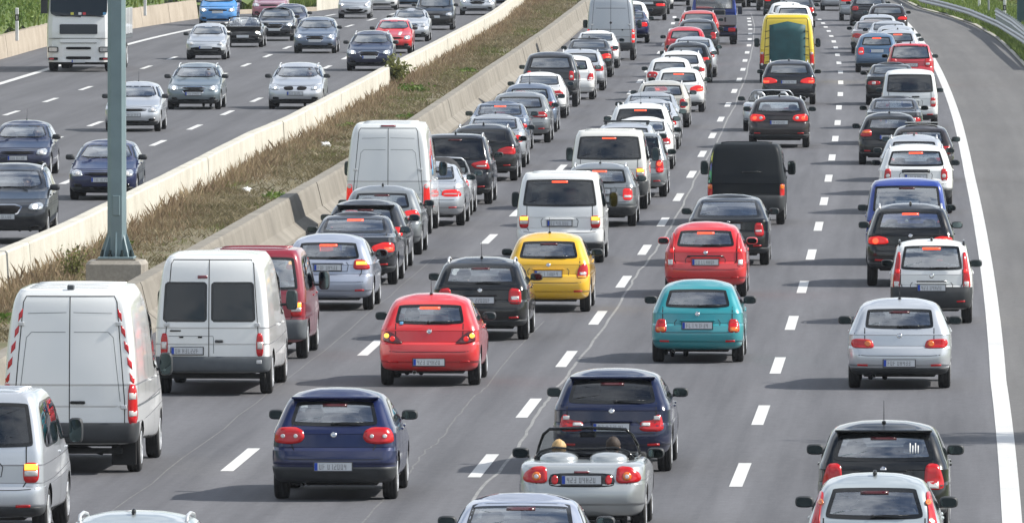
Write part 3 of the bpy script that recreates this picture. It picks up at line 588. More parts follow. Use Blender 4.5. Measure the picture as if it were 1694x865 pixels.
# ================================================================ VEHICLE BUILDER
# level rows: rear y, rear z, front y, front z, half width, rear corner size across, along. y = 0 at the rear axle.
LV = {
'hatch': dict(W=.88, H=1.48, wb=2.58, r=.315, rows=[(-.50,.24,3.22,.20,.70,.25,.35),(-.67,.28,3.36,.24,.83,.25,.35),(-.755,.42,3.43,.40,.872,.28,.38),(-.77,.56,3.44,.55,.88,.28,.38),(-.725,.69,3.38,.68,.88,.25,.34),(-.67,.735,3.3,.72,.876,.22,.30),(-.635,.92,3.0,.80,.868,.2,.3),(-.60,.99,2.15,.97,.845,.2,.3),(-.55,1.05,2.0,1.04,.815,.2,.3),(-.36,1.28,1.55,1.26,.715,.17,.26),(-.22,1.39,1.2,1.385,.64,.18,.28),(-.09,1.432,.95,1.43,.56,.25,.35)], win=(.70,.908,.67,.615), belt=1.0, roofy=(.0,.95)),
'sedan': dict(W=.90, H=1.43, wb=2.75, r=.32, rows=[(-.72,.24,3.4,.2,.72,.25,.4),(-.92,.30,3.52,.24,.85,.28,.45),(-1.02,.45,3.6,.40,.893,.3,.5),(-1.03,.60,3.6,.56,.90,.3,.5),(-.985,.72,3.52,.68,.90,.28,.45),(-.96,.88,3.3,.76,.888,.25,.4),(-.92,.985,3.0,.82,.868,.24,.4),(-.80,1.01,2.5,.90,.85,.25,.4),(-.40,1.03,2.2,.97,.82,.3,.35),(-.2,1.09,2.05,1.03,.79,.22,.3),(.18,1.28,1.6,1.24,.70,.18,.3),(.42,1.36,1.25,1.35,.63,.2,.35),(.60,1.388,1.0,1.385,.55,.3,.4)], win=(.745,.945,.70,.66), belt=.99, roofy=(.7,1.0)),
'wagon': dict(W=.90, H=1.48, wb=2.75, r=.325, rows=[(-.66,.25,3.4,.2,.72,.25,.4),(-.87,.30,3.52,.24,.85,.28,.42),(-.965,.44,3.6,.40,.893,.3,.45),(-.975,.58,3.6,.56,.90,.3,.45),(-.93,.71,3.52,.68,.90,.27,.4),(-.885,.75,3.35,.74,.895,.22,.34),(-.865,.93,3.0,.82,.888,.2,.3),(-.83,1.0,2.2,.97,.868,.2,.3),(-.77,1.05,2.05,1.03,.84,.18,.28),(-.56,1.28,1.6,1.24,.745,.15,.25),(-.40,1.385,1.25,1.37,.675,.16,.28),(-.26,1.422,1.0,1.415,.59,.25,.35)], win=(.70,.912,.71,.655), belt=1.0, roofy=(-.15,1.0)),
'liftback': dict(W=.885, H=1.46, wb=2.55, r=.315, rows=[(-.66,.25,3.3,.2,.72,.25,.4),(-.87,.30,3.42,.24,.85,.28,.42),(-.955,.44,3.5,.40,.88,.3,.45),(-.965,.58,3.5,.56,.885,.3,.45),(-.92,.71,3.42,.68,.885,.27,.4),(-.885,.75,3.25,.74,.88,.22,.34),(-.87,.93,2.9,.82,.872,.2,.3),(-.83,.99,2.15,.97,.855,.2,.3),(-.74,1.02,2.0,1.03,.83,.18,.28),(-.32,1.22,1.55,1.24,.735,.15,.25),(.05,1.355,1.2,1.355,.66,.16,.28),(.28,1.395,.95,1.395,.575,.25,.35)], win=(.70,.925,.74,.68), belt=1.0, roofy=(.3,1.0)),
'suv': dict(W=.91, H=1.67, wb=2.62, r=.355, rows=[(-.58,.36,3.3,.3,.75,.25,.35),(-.73,.41,3.42,.34,.86,.26,.36),(-.80,.56,3.48,.5,.905,.28,.38),(-.80,.72,3.48,.66,.91,.28,.38),(-.755,.83,3.42,.8,.91,.25,.34),(-.715,.87,3.35,.84,.906,.22,.3),(-.70,1.05,3.0,.96,.90,.2,.3),(-.66,1.13,2.2,1.11,.878,.2,.3),(-.60,1.19,2.05,1.17,.85,.18,.28),(-.45,1.44,1.62,1.42,.765,.16,.26),(-.32,1.575,1.25,1.56,.695,.18,.28),(-.20,1.615,1.0,1.61,.61,.25,.35)], win=(.705,.918,.73,.655), belt=1.12, roofy=(-.1,1.0)),
'mpv': dict(W=.94, H=1.72, wb=2.85, r=.335, rows=[(-.66,.27,3.5,.22,.75,.25,.35),(-.82,.32,3.62,.26,.88,.26,.36),(-.90,.46,3.70,.42,.935,.28,.4),(-.91,.62,3.70,.58,.94,.28,.4),(-.86,.76,3.62,.72,.94,.25,.36),(-.82,.80,3.5,.76,.936,.22,.3),(-.80,1.0,3.2,.88,.93,.2,.3),(-.77,1.1,2.65,1.0,.905,.2,.3),(-.72,1.15,2.5,1.06,.88,.18,.28),(-.56,1.45,1.9,1.40,.80,.16,.26),(-.44,1.63,1.4,1.60,.735,.17,.28),(-.32,1.695,1.1,1.68,.64,.25,.35)], win=(.65,.95,.80,.72), belt=1.08, roofy=(-.2,1.2)),
'boxy': dict(W=.80, H=1.56, wb=2.3, r=.29, rows=[(-.45,.27,2.85,.24,.66,.22,.3),(-.58,.31,2.95,.28,.765,.22,.3),(-.645,.44,3.02,.42,.795,.24,.32),(-.65,.60,3.02,.56,.80,.24,.32),(-.61,.70,2.95,.68,.80,.2,.28),(-.585,.74,2.9,.74,.797,.17,.24),(-.575,.94,2.6,.88,.79,.15,.22),(-.56,1.0,2.1,1.0,.775,.15,.22),(-.54,1.05,2.0,1.06,.755,.14,.2),(-.44,1.32,1.65,1.30,.70,.12,.2),(-.36,1.465,1.3,1.45,.66,.13,.22),(-.25,1.51,1.05,1.505,.59,.2,.3)], win=(.665,.945,.72,.66), belt=1.0, roofy=(-.15,1.0)),
'caddy': dict(W=.895, H=1.82, wb=2.68, r=.315, rows=[(-.62,.30,3.3,.22,.74,.2,.3),(-.74,.34,3.4,.26,.86,.2,.3),(-.80,.46,3.46,.42,.89,.2,.3),(-.80,.62,3.46,.58,.895,.2,.3),(-.76,.68,3.4,.72,.895,.16,.24),(-.735,.74,3.3,.78,.893,.14,.2),(-.73,.95,3.0,.9,.89,.12,.18),(-.72,1.06,2.4,1.04,.88,.12,.18),(-.70,1.14,2.25,1.12,.865,.12,.18),(-.62,1.5,1.7,1.46,.81,.11,.18),(-.56,1.70,1.35,1.68,.765,.12,.2),(-.46,1.785,1.1,1.77,.69,.2,.3)], win=(.63,.93,.80,.76), belt=1.08, roofy=(-.35,1.1)),
'van': dict(W=.952, H=1.97, wb=3.0, r=.335, rows=[(-.78,.30,3.7,.24,.80,.2,.3),(-.92,.35,3.82,.28,.92,.2,.28),(-.98,.47,3.88,.44,.946,.2,.28),(-.98,.66,3.88,.62,.952,.2,.28),(-.945,.71,3.82,.76,.952,.17,.24),(-.93,.76,3.7,.84,.95,.15,.2),(-.925,1.0,3.4,1.02,.948,.14,.2),(-.91,1.16,3.1,1.12,.94,.14,.2),(-.88,1.28,2.9,1.22,.925,.14,.2),(-.795,1.62,2.3,1.58,.875,.13,.2),(-.735,1.83,1.8,1.82,.825,.13,.22),(-.66,1.92,1.4,1.91,.765,.18,.3)], win=(.63,.915,.82,.76), belt=1.15, roofy=(-.55,1.5)),
'highvan': dict(W=.995, H=2.62, wb=3.65, r=.35, rows=[(-.85,.42,4.4,.28,.86,.15,.22),(-.97,.45,4.5,.32,.96,.15,.22),(-1.0,.55,4.56,.48,.99,.15,.22),(-.99,.68,4.56,.66,.995,.14,.2),(-.97,.72,4.5,.8,.995,.12,.18),(-.965,.95,4.3,1.0,.992,.12,.18),(-.955,1.25,4.0,1.2,.985,.12,.18),(-.93,1.55,3.6,1.4,.965,.12,.18),(-.89,1.9,3.2,1.8,.935,.12,.18),(-.85,2.25,2.7,2.2,.885,.12,.2),(-.80,2.46,2.3,2.44,.835,.13,.22),(-.72,2.56,2.0,2.56,.765,.18,.3)], win=(.56,.82,.80,.74), belt=1.3, roofy=(-.6,2.0)),
'cabrio': dict(W=.85, H=1.36, wb=2.47, r=.305, rows=[(-.62,.24,3.15,.2,.68,.28,.4),(-.80,.29,3.28,.24,.80,.3,.45),(-.895,.44,3.36,.40,.843,.32,.5),(-.90,.58,3.36,.54,.85,.32,.5),(-.86,.69,3.28,.64,.85,.3,.45),(-.83,.74,3.2,.70,.848,.28,.42),(-.80,.88,2.9,.78,.84,.28,.42),(-.74,.945,2.3,.88,.815,.28,.4),(-.60,.965,2.0,.93,.76,.3,.4)], win=None, belt=.95, roofy=(0, 1)),
}
def chaikin(A, it, closed=False, q=.25):
    A = np.asarray(A, float)
    for _ in range(it):
        if closed: B = np.roll(A, -1, 0); A = np.stack([(1-q)*A+q*B, q*A+(1-q)*B], 1).reshape(-1, A.shape[1])
        else: A = np.concatenate([A[:1], np.stack([(1-q)*A[:-1]+q*A[1:], q*A[:-1]+(1-q)*A[1:]], 1).reshape(-1, A.shape[1]), A[-1:]])
    return A
def hull(T, W, H, L, res):
    """grid of body points [level][loop]; loop runs front centre -> left -> rear -> right -> front"""
    rows = np.array(T['rows'], float); sx = W/T['W']; sz = H/T['H']
    rows[:, [1, 3]] *= sz; rows[:, 4] *= sx
    if L != 1: rows[:, 2] *= L
    rep = [0, 1, 2, 3, 4, 4, 5, 5] + [6, 6, 7] + list(range(8, len(rows))) if len(rows) > 9 else [0, 1, 2, 3, 4, 4, 5, 5] + list(range(6, len(rows)))
    rows = chaikin(rows[rep], 2 if res > 0 else 1)
    nr, nc, ns, nf = ((12, 9, 26, 10), (7, 6, 16, 7), (5, 5, 9, 5))[2-res if res < 2 else 0] if False else {2: (12, 9, 26, 10), 1: (7, 6, 16, 7), 0: (5, 5, 9, 5)}[res]
    G = []
    for (yr, zr, yf, zf, w, a, b) in rows:
        a = min(a, w*.8); af = min(.42*w, .42); bf = min(.42, (yf-yr)*.25); bow = .045; bowf = .10
        pts = []
        for k in range(nr): t = k/nr; x = t*(w-a); pts.append((x, yr + bow*(x/(w-a))**2))
        for k in range(nc): th = math.pi/2*k/nc; c, s = math.sin(th), math.cos(th); e = .8; pts.append((w-a + a*c**e, yr+bow + b*(1-s**e)))
        y0, y1 = yr+bow+b, yf-bowf-bf
        for k in range(ns): pts.append((w, y0 + (y1-y0)*k/ns))
        for k in range(nc): th = math.pi/2*k/nc; c, s = math.cos(th), math.sin(th); e = .85; pts.append((w-af + af*c**e, y1 + bf*s**e))
        for k in range(nf+1): t = 1-k/nf; x = t*(w-af); pts.append((x, yf - bowf*(x/(w-af))**2))
        p = np.array(pts); mid = (yr+yf)/2; half = (yf-yr)/2
        p[:, 0] *= 1 - .035*np.clip(np.abs((p[:, 1]-mid)/half), 0, 1)**2.5
        t = np.clip((p[:, 1]-yr)/(yf-yr), 0, 1); g = np.clip((t-.2)/.8, 0, 1); g = g*g*(3-2*g)
        z = zr + (zf-zr)*g; z = z - .010*(p[:, 0]/max(w, .1))**2 * 0
        half_r = np.column_stack([p[:, 0], p[:, 1], z])                 # right half: rear -> front
        left = half_r[::-1].copy(); left[:, 0] *= -1                     # front -> rear
        G.append(np.concatenate([left[:-1], half_r]))                    # rear centre in the middle; front centre at both ends
    return np.array(G)
def grid_faces(nu, nv, base=0):
    i = np.arange(nu-1)[:, None]*nv + np.arange(nv-1)[None, :] + base
    return np.stack([i, i+nv, i+nv+1, i+1], -1).reshape(-1, 4)
class Body:
    def __init__(s, T, W, H, L=1, res=1, roof_crown=.070):
        s.T, s.W, s.H = T, W, H
        if T['W'] > .93: roof_crown = .04
        if T['win'] is None: roof_crown = .03
        s.sx, s.sz = W/T['W'], H/T['H']
        G = hull(T, W, H, L, res); s.G = G; nu, nv, _ = G.shape; V = [G.reshape(-1, 3)]; F = [grid_faces(nu, nv)]
        n = nu*nv; prev = np.arange((nu-1)*nv, nu*nv); top = G[-1]; ym = (top[:, 1].max()+top[:, 1].min())/2; hl = (top[:, 1].max()-top[:, 1].min())/2
        for q in (.86, .62, .3, .03):                                   # roof
            R_ = top.copy(); hw = np.abs(top[:, 0]).max(); R_[:, 0] *= q**.5; R_[:, 1] = ym + (top[:, 1]-ym)*(1-(1-q)*(.85 if hl > 1 else .6)); R_[:, 2] += roof_crown*(1-q*q)*(1-.5*(np.abs(R_[:, 0])/hw)**3) + (np.mean(top[:, 2])-top[:, 2])*(1-q)*.2
            ids = n + np.arange(nv); V.append(R_); F.append(np.stack([prev[:-1], ids[:-1], ids[1:], prev[1:]], 1)); prev = ids; n += nv
        m = nv//2-1; rv = prev[::-1]; F.append(np.stack([prev[:m], rv[:m], rv[1:m+1], prev[1:m+1]], 1))
        bot = G[0].copy(); bot[:, 0] *= .5; ids = n + np.arange(nv); V.append(bot); F.append(np.stack([ids[:-1], np.arange(nv)[:-1], np.arange(nv)[1:], ids[1:]], 1))
        s.V = np.concatenate(V); s.F = np.concatenate(F)
        s.bvh = BVHTree.FromPolygons(s.V.tolist(), s.F.tolist())
    AX = {'rear': ((0, 1, 0), lambda a, b: (a, -9, b)), 'front': ((0, -1, 0), lambda a, b: (a, 12, b)), 'right': ((-1, 0, 0), lambda a, b: (6, a, b)), 'left': ((1, 0, 0), lambda a, b: (-6, a, b)), 'top': ((0, 0, -1), lambda a, b: (a, b, 9))}
    IDX = {'rear': (0, 2), 'front': (0, 2), 'right': (1, 2), 'left': (1, 2), 'top': (0, 1)}
    def hit(s, ax, a, b):
        d, o = s.AX[ax]; d = Vector(d); p = o(a, b)
        for k in range(8):
            h = s.bvh.ray_cast(Vector(p), d)
            if h[0] is not None: return h[0], h[1]
            # slid off the silhouette: step back towards the middle
            i, j = s.IDX[ax]; p = list(p); c = (0, .75) if ax in ('rear', 'front') else (1.2, .75) if ax in ('left', 'right') else (0, 1.2)
            p[i] += (c[0]-p[i])*.04; p[j] += (c[1]-p[j])*.04; p = tuple(p)
        return Vector((p[0], 0, p[2])), -d
    def _side(s, ax):
        V = s.V
        return {'rear': lambda c, n: n[1] < -.12, 'front': lambda c, n: n[1] > .12, 'right': lambda c, n: c[0] > .2 and n[0] > .3, 'left': lambda c, n: c[0] < -.2 and n[0] < -.3, 'top': lambda c, n: n[2] > .3}[ax]
    def cut(s, ax, poly):
        """open the shell inside the outline and pull the cut edge on to the outline"""
        i, j = s.IDX[ax]; P_ = np.array(poly); V = s.V; F = np.asarray(s.F)
        lo_, hi_ = P_.min(0)-.02, P_.max(0)+.02
        Q = V[F]; c = Q.mean(1); n = np.cross(Q[:, 2]-Q[:, 0], Q[:, 3]-Q[:, 1]); n /= np.linalg.norm(n, axis=1)[:, None]+1e-12
        k = (c[:, i] > lo_[0]) & (c[:, i] < hi_[0]) & (c[:, j] > lo_[1]) & (c[:, j] < hi_[1])
        k &= {'rear': (np.abs(n[:, 1]) > .12) & (c[:, 1] < 1.1), 'front': (np.abs(n[:, 1]) > .12) & (c[:, 1] > .8), 'right': (c[:, 0] > .2) & (np.abs(n[:, 0]) > .3), 'left': (c[:, 0] < -.2) & (np.abs(n[:, 0]) > .3), 'top': (np.abs(n[:, 2]) > .3) & (c[:, 2] > .6)}[ax]
        for q in np.nonzero(k)[0]:
            if not inside(P_, c[q, i], c[q, j]): k[q] = False
        rv = np.unique(F[k]); kept = F[~k]
        for v in np.intersect1d(rv, np.unique(kept)):
            p = nearest(P_, V[v][i], V[v][j])
            h, _ = s.hit(ax, p[0], p[1])
            if (h-Vector(V[v])).length < .25: V[v] = h
        s.F = kept
    def finish(s, name, mats, parent):
        used, inv = np.unique(s.F, return_inverse=True)
        me = mesh(name, s.V[used], inv.reshape(-1, 4).tolist(), mats); return put(name, me, parent)
    def rear_y(s, x, z): return s.hit('rear', x, z)[0].y
def inside(P_, x, y):
    r = False; n = len(P_); j = n-1
    for i in range(n):
        if (P_[i][1] > y) != (P_[j][1] > y) and x < (P_[j][0]-P_[i][0])*(y-P_[i][1])/(P_[j][1]-P_[i][1])+P_[i][0]: r = not r
        j = i
    return r
def nearest(P_, x, y):
    best = None; n = len(P_); p = np.array((x, y))
    for i in range(n):
        a, b = P_[i], P_[(i+1) % n]; d = b-a; L = d@d
        t = 0 if L == 0 else max(0, min(1, (p-a)@d/L)); q = a+t*d; e = ((q-p)**2).sum()
        if best is None or e < best[0]: best = (e, q)
    return best[1]
def rounded(poly, it=2, q=.22): return chaikin(np.array(poly, float), it, True, q)
def dens(P_, step):
    out = []
    for i in range(len(P_)):
        a, b = P_[i], P_[(i+1) % len(P_)]; n = max(1, int(math.ceil(np.hypot(*(b-a))/step)))
        for k in range(n): out.append(a+(b-a)*k/n)
    return np.array(out)
def inset(P_, d):
    c = P_.mean(0); n = len(P_); out = []
    ar = sum(P_[i][0]*P_[(i+1) % n][1]-P_[(i+1) % n][0]*P_[i][1] for i in range(n)); sg = 1 if ar > 0 else -1
    for i in range(n):
        a, b = P_[i-1], P_[(i+1) % n]; t = (b-a); L = np.hypot(*t) or 1; nrm = np.array((-t[1], t[0]))/L*sg; out.append(P_[i]+nrm*d)
    return np.array(out)
def patch(B, name, ax, poly, parent, mats, off=.006, frit=0.0, thick=.012, step=.09, rings=(1, .66, .33), along=False, fit=False):
    """a panel that follows the body surface inside an outline; optional dark border (material 1)"""
    P_ = dens(np.asarray(poly, float), step); c = P_.mean(0); d = Vector(B.AX[ax][0])
    loops = [P_]; nf = 0
    if frit > 0: loops.append(inset(P_, frit)); nf = 1
    base = loops[-1]
    for q in rings[1:]: loops.append(c + (base-c)*q)
    V = []; F = []; M = []; n = len(P_)
    for L_ in loops:
        for p in L_:
            h, nn = B.hit(ax, p[0], p[1])
            if nn.dot(d) > 0: nn = -nn
            V.append(h + (nn*off if along else -d*off))
    h, nn = B.hit(ax, *c); V.append(h - d*off); ci = len(V)-1
    if fit:                                                              # glass is one even curve, free of the shell's facets
        i, j = B.IDX[ax]; k3 = 3-i-j; A_ = np.array([tuple(v) for v in V]); a = (A_[:, i]-c[0]); b_ = (A_[:, j]-c[1])
        M_ = np.stack([np.ones_like(a), a, b_, a*a, a*b_, b_*b_, a**3, a*a*b_, a*b_*b_, b_**3], 1); w_ = np.ones(len(a)); 
        co = np.linalg.lstsq(M_*w_[:, None], A_[:, k3]*w_, rcond=None)[0]; e = M_ @ co; sg = d[k3]
        for q in range(len(V)):
            y_ = e[q] if q >= 2*n else (min(e[q], A_[q, k3]+.003) if sg > 0 else max(e[q], A_[q, k3]-.003))
            V[q][k3] = y_
        g = M_ @ np.zeros(10); da = co[1] + 2*co[3]*a + co[4]*b_ + 3*co[6]*a*a + 2*co[7]*a*b_ + co[8]*b_*b_; db = co[2] + co[4]*a + 2*co[5]*b_ + co[7]*a*a + 2*co[8]*a*b_ + 3*co[9]*b_*b_
        NV = np.zeros((len(V), 3)); NV[:, k3] = -sg; NV[:, i] = da*sg; NV[:, j] = db*sg; NV /= np.linalg.norm(NV, axis=1)[:, None]
    for r in range(len(loops)-1):
        for k in range(n): F.append((r*n+k, r*n+(k+1) % n, (r+1)*n+(k+1) % n, (r+1)*n+k)); M.append(1 if r < nf else 0)
    r = len(loops)-1
    for k in range(n): F.append((r*n+k, r*n+(k+1) % n, ci)); M.append(0)
    f = F[0]; nr = (Vector(V[f[1]])-Vector(V[f[0]])).cross(Vector(V[f[3]])-Vector(V[f[0]]))
    flip = nr.dot(d) > 0
    b = len(V)
    for k in range(n): V.append(V[k] + d*thick)
    for k in range(n): F.append((k, b+k, b+(k+1) % n, (k+1) % n)); M.append(1 if frit > 0 else 0)
    if flip: F = [q[::-1] for q in F]
    me = mesh(name, V, F, mats, M if len(mats) > 1 else None)
    if fit: me.normals_split_custom_set_from_vertices([tuple(q) for q in NV] + [tuple(q) for q in NV[:n]])
    return put(name, me, parent)
def seam(B, name, ax, pts, parent, wid=.011, off=.0035, mat=None, step=.06):
    """a fine line that follows the body surface"""
    P_ = []; pts = np.array(pts, float)
    for a, b in zip(pts[:-1], pts[1:]):
        n = max(1, int(np.hypot(*(b-a))/step))
        for k in range(n): P_.append(a+(b-a)*k/n)
    P_.append(pts[-1]); P_ = np.array(P_); d = Vector(B.AX[ax][0]); V = []; F = []
    for i, p in enumerate(P_):
        t = P_[min(i+1, len(P_)-1)]-P_[max(i-1, 0)]; L = np.hypot(*t) or 1; nr = np.array((-t[1], t[0]))/L*wid/2
        for sgn in (1, -1):
            h, _ = B.hit(ax, *(p+nr*sgn)); V.append(h-d*off)
    for i in range(len(P_)-1): F.append((2*i, 2*i+1, 2*i+3, 2*i+2))
    return put(name, mesh(name, V, F, [mat or SEAM]), parent)
def band(B, name, z0, z1, parent, mat, off=.012, ylim=-.40, front=False):
    """bumper: the shell between two heights, wrapped round the end of the car"""
    G = B.G; nu, nv, _ = G.shape; m = nv//2
    zr = G[:, m, 2] if not front else G[:, 0, 2]
    rows = [i for i in range(nu) if z0*B.sz <= zr[i] <= z1*B.sz]
    if len(rows) < 2: return
    cols = [j for j in range(nv) if (G[rows[len(rows)//2], j, 1] < ylim if not front else G[rows[len(rows)//2], j, 1] > ylim)]
    if front:
        k = max((b-a, a, b) for a, b in zip(cols[:-1], cols[1:]))      # split at the gap, join over the nose
        i = cols.index(k[2]); cols = cols[i:] + [j for j in cols[:i] if j != nv-1 and j != 0] if False else cols[i:] + cols[1:i]
    Q = G[rows][:, cols]; du = np.gradient(Q, axis=0); dv = np.gradient(Q, axis=1); N = np.cross(dv, du); N /= np.linalg.norm(N, axis=2)[..., None] + 1e-9
    c = Q.reshape(-1, 3).mean(0); out = Q.reshape(-1, 3)-np.array([0, 1.3, c[2]])
    if (N.reshape(-1, 3)*out).sum() < 0: N = -N
    A = Q + N*off; a, b_, _ = A.shape; V = A.reshape(-1, 3); F = [tuple(f) for f in grid_faces(a, b_)]
    rim = [k for k in range(b_)] + [(k+1)*b_-1 for k in range(1, a)] + [(a-1)*b_+k for k in range(b_-2, -1, -1)] + [k*b_ for k in range(a-2, 0, -1)]
    inn = (Q - N*.015).reshape(-1, 3)[rim]; n = len(V); V = np.concatenate([V, inn])
    for k in range(len(rim)): F.append((rim[k], rim[(k+1) % len(rim)], n+(k+1) % len(rim), n+k))
    return put(name, mesh(name, V, F, [mat]), parent)
# ---------------------------------------------------------------- shared small parts
CACHE = {}
def wheel_mesh(r, w=.205):
    k = ('wheel', round(r, 3))
    if k not in CACHE:
        b = MB(); h = w/2
        b.lathe([(-h*.78, r*.62), (-h, r*.78), (-h*.98, r*.90), (-h*.82, r*.975), (-h*.55, r), (-h*.5, r*.985), (-h*.45, r), (-h*.05, r), (0, r*.982), (h*.05, r), (h*.45, r), (h*.5, r*.985), (h*.55, r), (h*.82, r*.975), (h*.98, r*.90), (h, r*.78), (h*.78, r*.62)], 'x', 26)
        t = b.mesh('wheel', RUBBER, smooth=True)
        b = MB(); b.lathe([(-h*.7, r*.64), (h*.92, r*.69), (h*1.02, r*.655), (h*.55, r*.60), (h*.35, r*.52)], 'x', 26)
        b.cur = 1; b.lathe([(h*.25, r*.56), (h*.25, .001)], 'x', 20); b.cur = 0
        b.lathe([(h*1.0, .001), (h*1.0, r*.12), (h*.6, r*.15)], 'x', 14)
        for s in range(5):
            a = s*2*math.pi/5; c, sn = math.cos(a), math.sin(a)
            q = []
            for (rad, hw) in ((r*.10, r*.07), (r*.62, r*.05)):
                for sg in (-1, 1): q.append((h*.98, c*rad - sn*hw*sg, sn*rad + c*hw*sg))
            q2 = [(h*.3, y, z) for (_, y, z) in q]; b.add(q+q2, [(0, 1, 3, 2), (0, 4, 5, 1), (2, 3, 7, 6), (0, 2, 6, 4), (1, 5, 7, 3)])
        CACHE[k] = (t, b.mesh('rim', ALLOY, UNDER, smooth=False))
    return CACHE[k]
def shared(key, fn):
    if key not in CACHE: CACHE[key] = fn()
    return CACHE[key]
def mirror_me(kind):
    def f():
        b = MB()
        if kind == 'car': b.ell((0, 0, 0), .115, .075, .072, 14, 10, .62)
        else: b.ell((0, 0, 0), .10, .085, .17, 14, 10, .5)
        return b.mesh('mirror', PLASTIC, smooth=True)
    return shared(('mir', kind), f)
def mglass_me(kind):
    def f():
        b = MB(); a, c = (.096, .054) if kind == 'car' else (.083, .15)
        q = rounded([(-a, -c), (a, -c), (a, c), (-a, c)], 2)
        b.add([(x, 0, z) for x, z in q], [tuple(range(len(q)))]); return b.mesh('mirror_glass', MIRRORG)
    return shared(('mg', kind), f)
def plate_me():
    def f():
        b = MB(); b.box(-.26, .26, -.006, .006, -.056, .056, .003); return b.mesh('number_plate', PLATE_W)
    return shared('plate', f)
def plate_edge():
    def f():
        b = MB()
        for (x0, x1, z0, z1) in ((-.275, .275, -.072, -.058), (-.275, .275, .058, .066), (-.275, -.262, -.058, .058), (.262, .275, -.058, .058)): b.box(x0, x1, -.009, .004, z0, z1)
        return b.mesh('plate_holder', PLATE_K)
    return shared('plateh', f)
def plate_band():
    def f():
        b = MB(); b.box(-.257, -.215, -.009, -.0065, -.052, .052); return b.mesh('country_band', PLATE_B)
    return shared('plateb', f)
SEG = ((.0, .034, .028, .036), (.0, -.004, .028, .004), (.0, -.036, .028, -.028), (.0, .0, .007, .036), (.0, -.036, .007, .0), (.021, .0, .028, .036), (.021, -.036, .028, .0))
def plate_text(v):
    """smeared plate characters: small glyphs made of strokes"""
    def f():
        b = MB(); r = random.Random(v); x = -.190; n = 0; gap = 2 + v % 2
        while n < 8:
            for k in r.choice(((0,2,3,4,5,6), (1,3,5,4,6), (3,4,2), (0,3,4,1), (0,1,2,5,4), (0,1,2,5,6), (3,1,5,6), (3,4,5,6,2), (0,5,6))):
                q = SEG[k]; b.box(x+q[0], x+q[2], -.0088, -.0065, q[1]-.001*k, q[3]-.001*k)
            n += 1; x += .046 + (.022 if n == gap else 0)
        return b.mesh('lettering', PLATE_T)
    return shared(('pt', v % 23), f)
def seat_me():
    def f():
        b = MB(); b.box(-.24, .24, -.06, .08, .42, .98, .06); b.box(-.25, .25, .05, .52, .32, .47, .05); b.ell((0, .0, 1.12), .135, .065, .10, 12, 8, .7); b.box(-.06, -.04, -.01, .02, .95, 1.06); b.box(.04, .06, -.01, .02, .95, 1.06)
        return b.mesh('seat', FABRIC, smooth=False)
    return shared('seat', f)
def bench_me():
    def f():
        b = MB(); b.box(-.62, .62, -.06, .07, .40, .95, .06)
        for x in (-.42, .42): b.ell((x, 0, 1.02), .12, .05, .075, 12, 8, .7)
        b.box(-.62, .62, .06, .5, .30, .46, .05)
        return b.mesh('rear_bench', FABRIC, smooth=False)
    return shared('bench', f)
def wiper_me():
    def f():
        b = MB(); b.tube([(.02, -.012, 0), (.13, -.02, .012), (.40, -.014, .012)], [.010, .008, .006], 6); b.tube([(.04, -.006, .012), (.44, -.006, .016)], .007, 6); b.ell((0, -.012, 0), .026, .016, .022, 8, 6); return b.mesh('wiper', FRIT, smooth=True)
    return shared('wiper', f)
def antenna_me():
    def f():
        b = MB(); b.ell((0, 0, .012), .03, .05, .02, 8, 6); b.tube([(0, 0, .02), (0, -.09, .30)], [.006, .0035], 6); return b.mesh('antenna', FRIT, smooth=True)
    return shared('ant', f)
def fin_me():
    def f():
        b = MB(); b.ell((0, 0, .02), .028, .075, .045, 8, 6); return b.mesh('antenna', FRIT, smooth=True)
    return shared('fin', f)
SKIN = simple('skin', (.55, .33, .24), .55); CLOTH = simple('dark_clothing', (.03, .032, .04), .9); HAIR_D = simple('hair_dark', (.035, .022, .015), .7, var=.4, vs=30); HAIR_B = simple('hair_blond', (.52, .34, .15), .6, var=.3, vs=30)
def person_me():
    """a seated figure grown as one skin: torso, neck, head, arms to the wheel, thighs and shins"""
    def f():
        V = [(0,0,.40),(0,-.02,.58),(0,-.04,.76),(0,-.03,.90),(0,-.01,1.0),(0,.01,1.09),(0,.015,1.19),
             (.17,-.02,.86),(.23,.06,.66),(.19,.30,.70),(.16,.38,.74),(-.17,-.02,.86),(-.23,.06,.66),(-.19,.30,.70),(-.16,.38,.74),
             (.10,.02,.38),(.13,.42,.44),(.12,.62,.12),(.12,.74,.06),(-.10,.02,.38),(-.13,.42,.44),(-.12,.62,.12),(-.12,.74,.06)]
        E = [(0,1),(1,2),(2,3),(3,4),(4,5),(5,6),(3,7),(7,8),(8,9),(9,10),(3,11),(11,12),(12,13),(13,14),(0,15),(15,16),(16,17),(17,18),(0,19),(19,20),(20,21),(21,22)]
        Rr = [.15,.14,.155,.13,.058,.085,.082,.075,.052,.040,.045,.075,.052,.040,.045,.10,.08,.052,.045,.10,.08,.052,.045]
        me = bpy.data.meshes.new('p'); me.from_pydata(V, E, []); o = bpy.data.objects.new('p', me); C.objects.link(o)
        sk = o.modifiers.new('s', 'SKIN')
        for i, q in enumerate(me.skin_vertices[0].data): q.radius = (Rr[i], Rr[i]*.85 if i < 4 else Rr[i]); q.use_root = (i == 0)
        o.modifiers.new('d', 'SUBSURF').levels = 2
        dg = bpy.context.evaluated_depsgraph_get(); m2 = bpy.data.meshes.new_from_object(o.evaluated_get(dg)); bpy.data.objects.remove(o); bpy.data.meshes.remove(me)
        m2.name = 'person'; m2.materials.clear(); m2.materials.append(CLOTH); m2.materials.append(SKIN)
        for p in m2.polygons:
            p.use_smooth = True; p.material_index = 1 if p.center.z > 1.0 and abs(p.center.x) < .12 or p.center.y > .34 and p.center.z > .6 and p.center.y < .46 else 0
        return m2
    return shared('person', f)
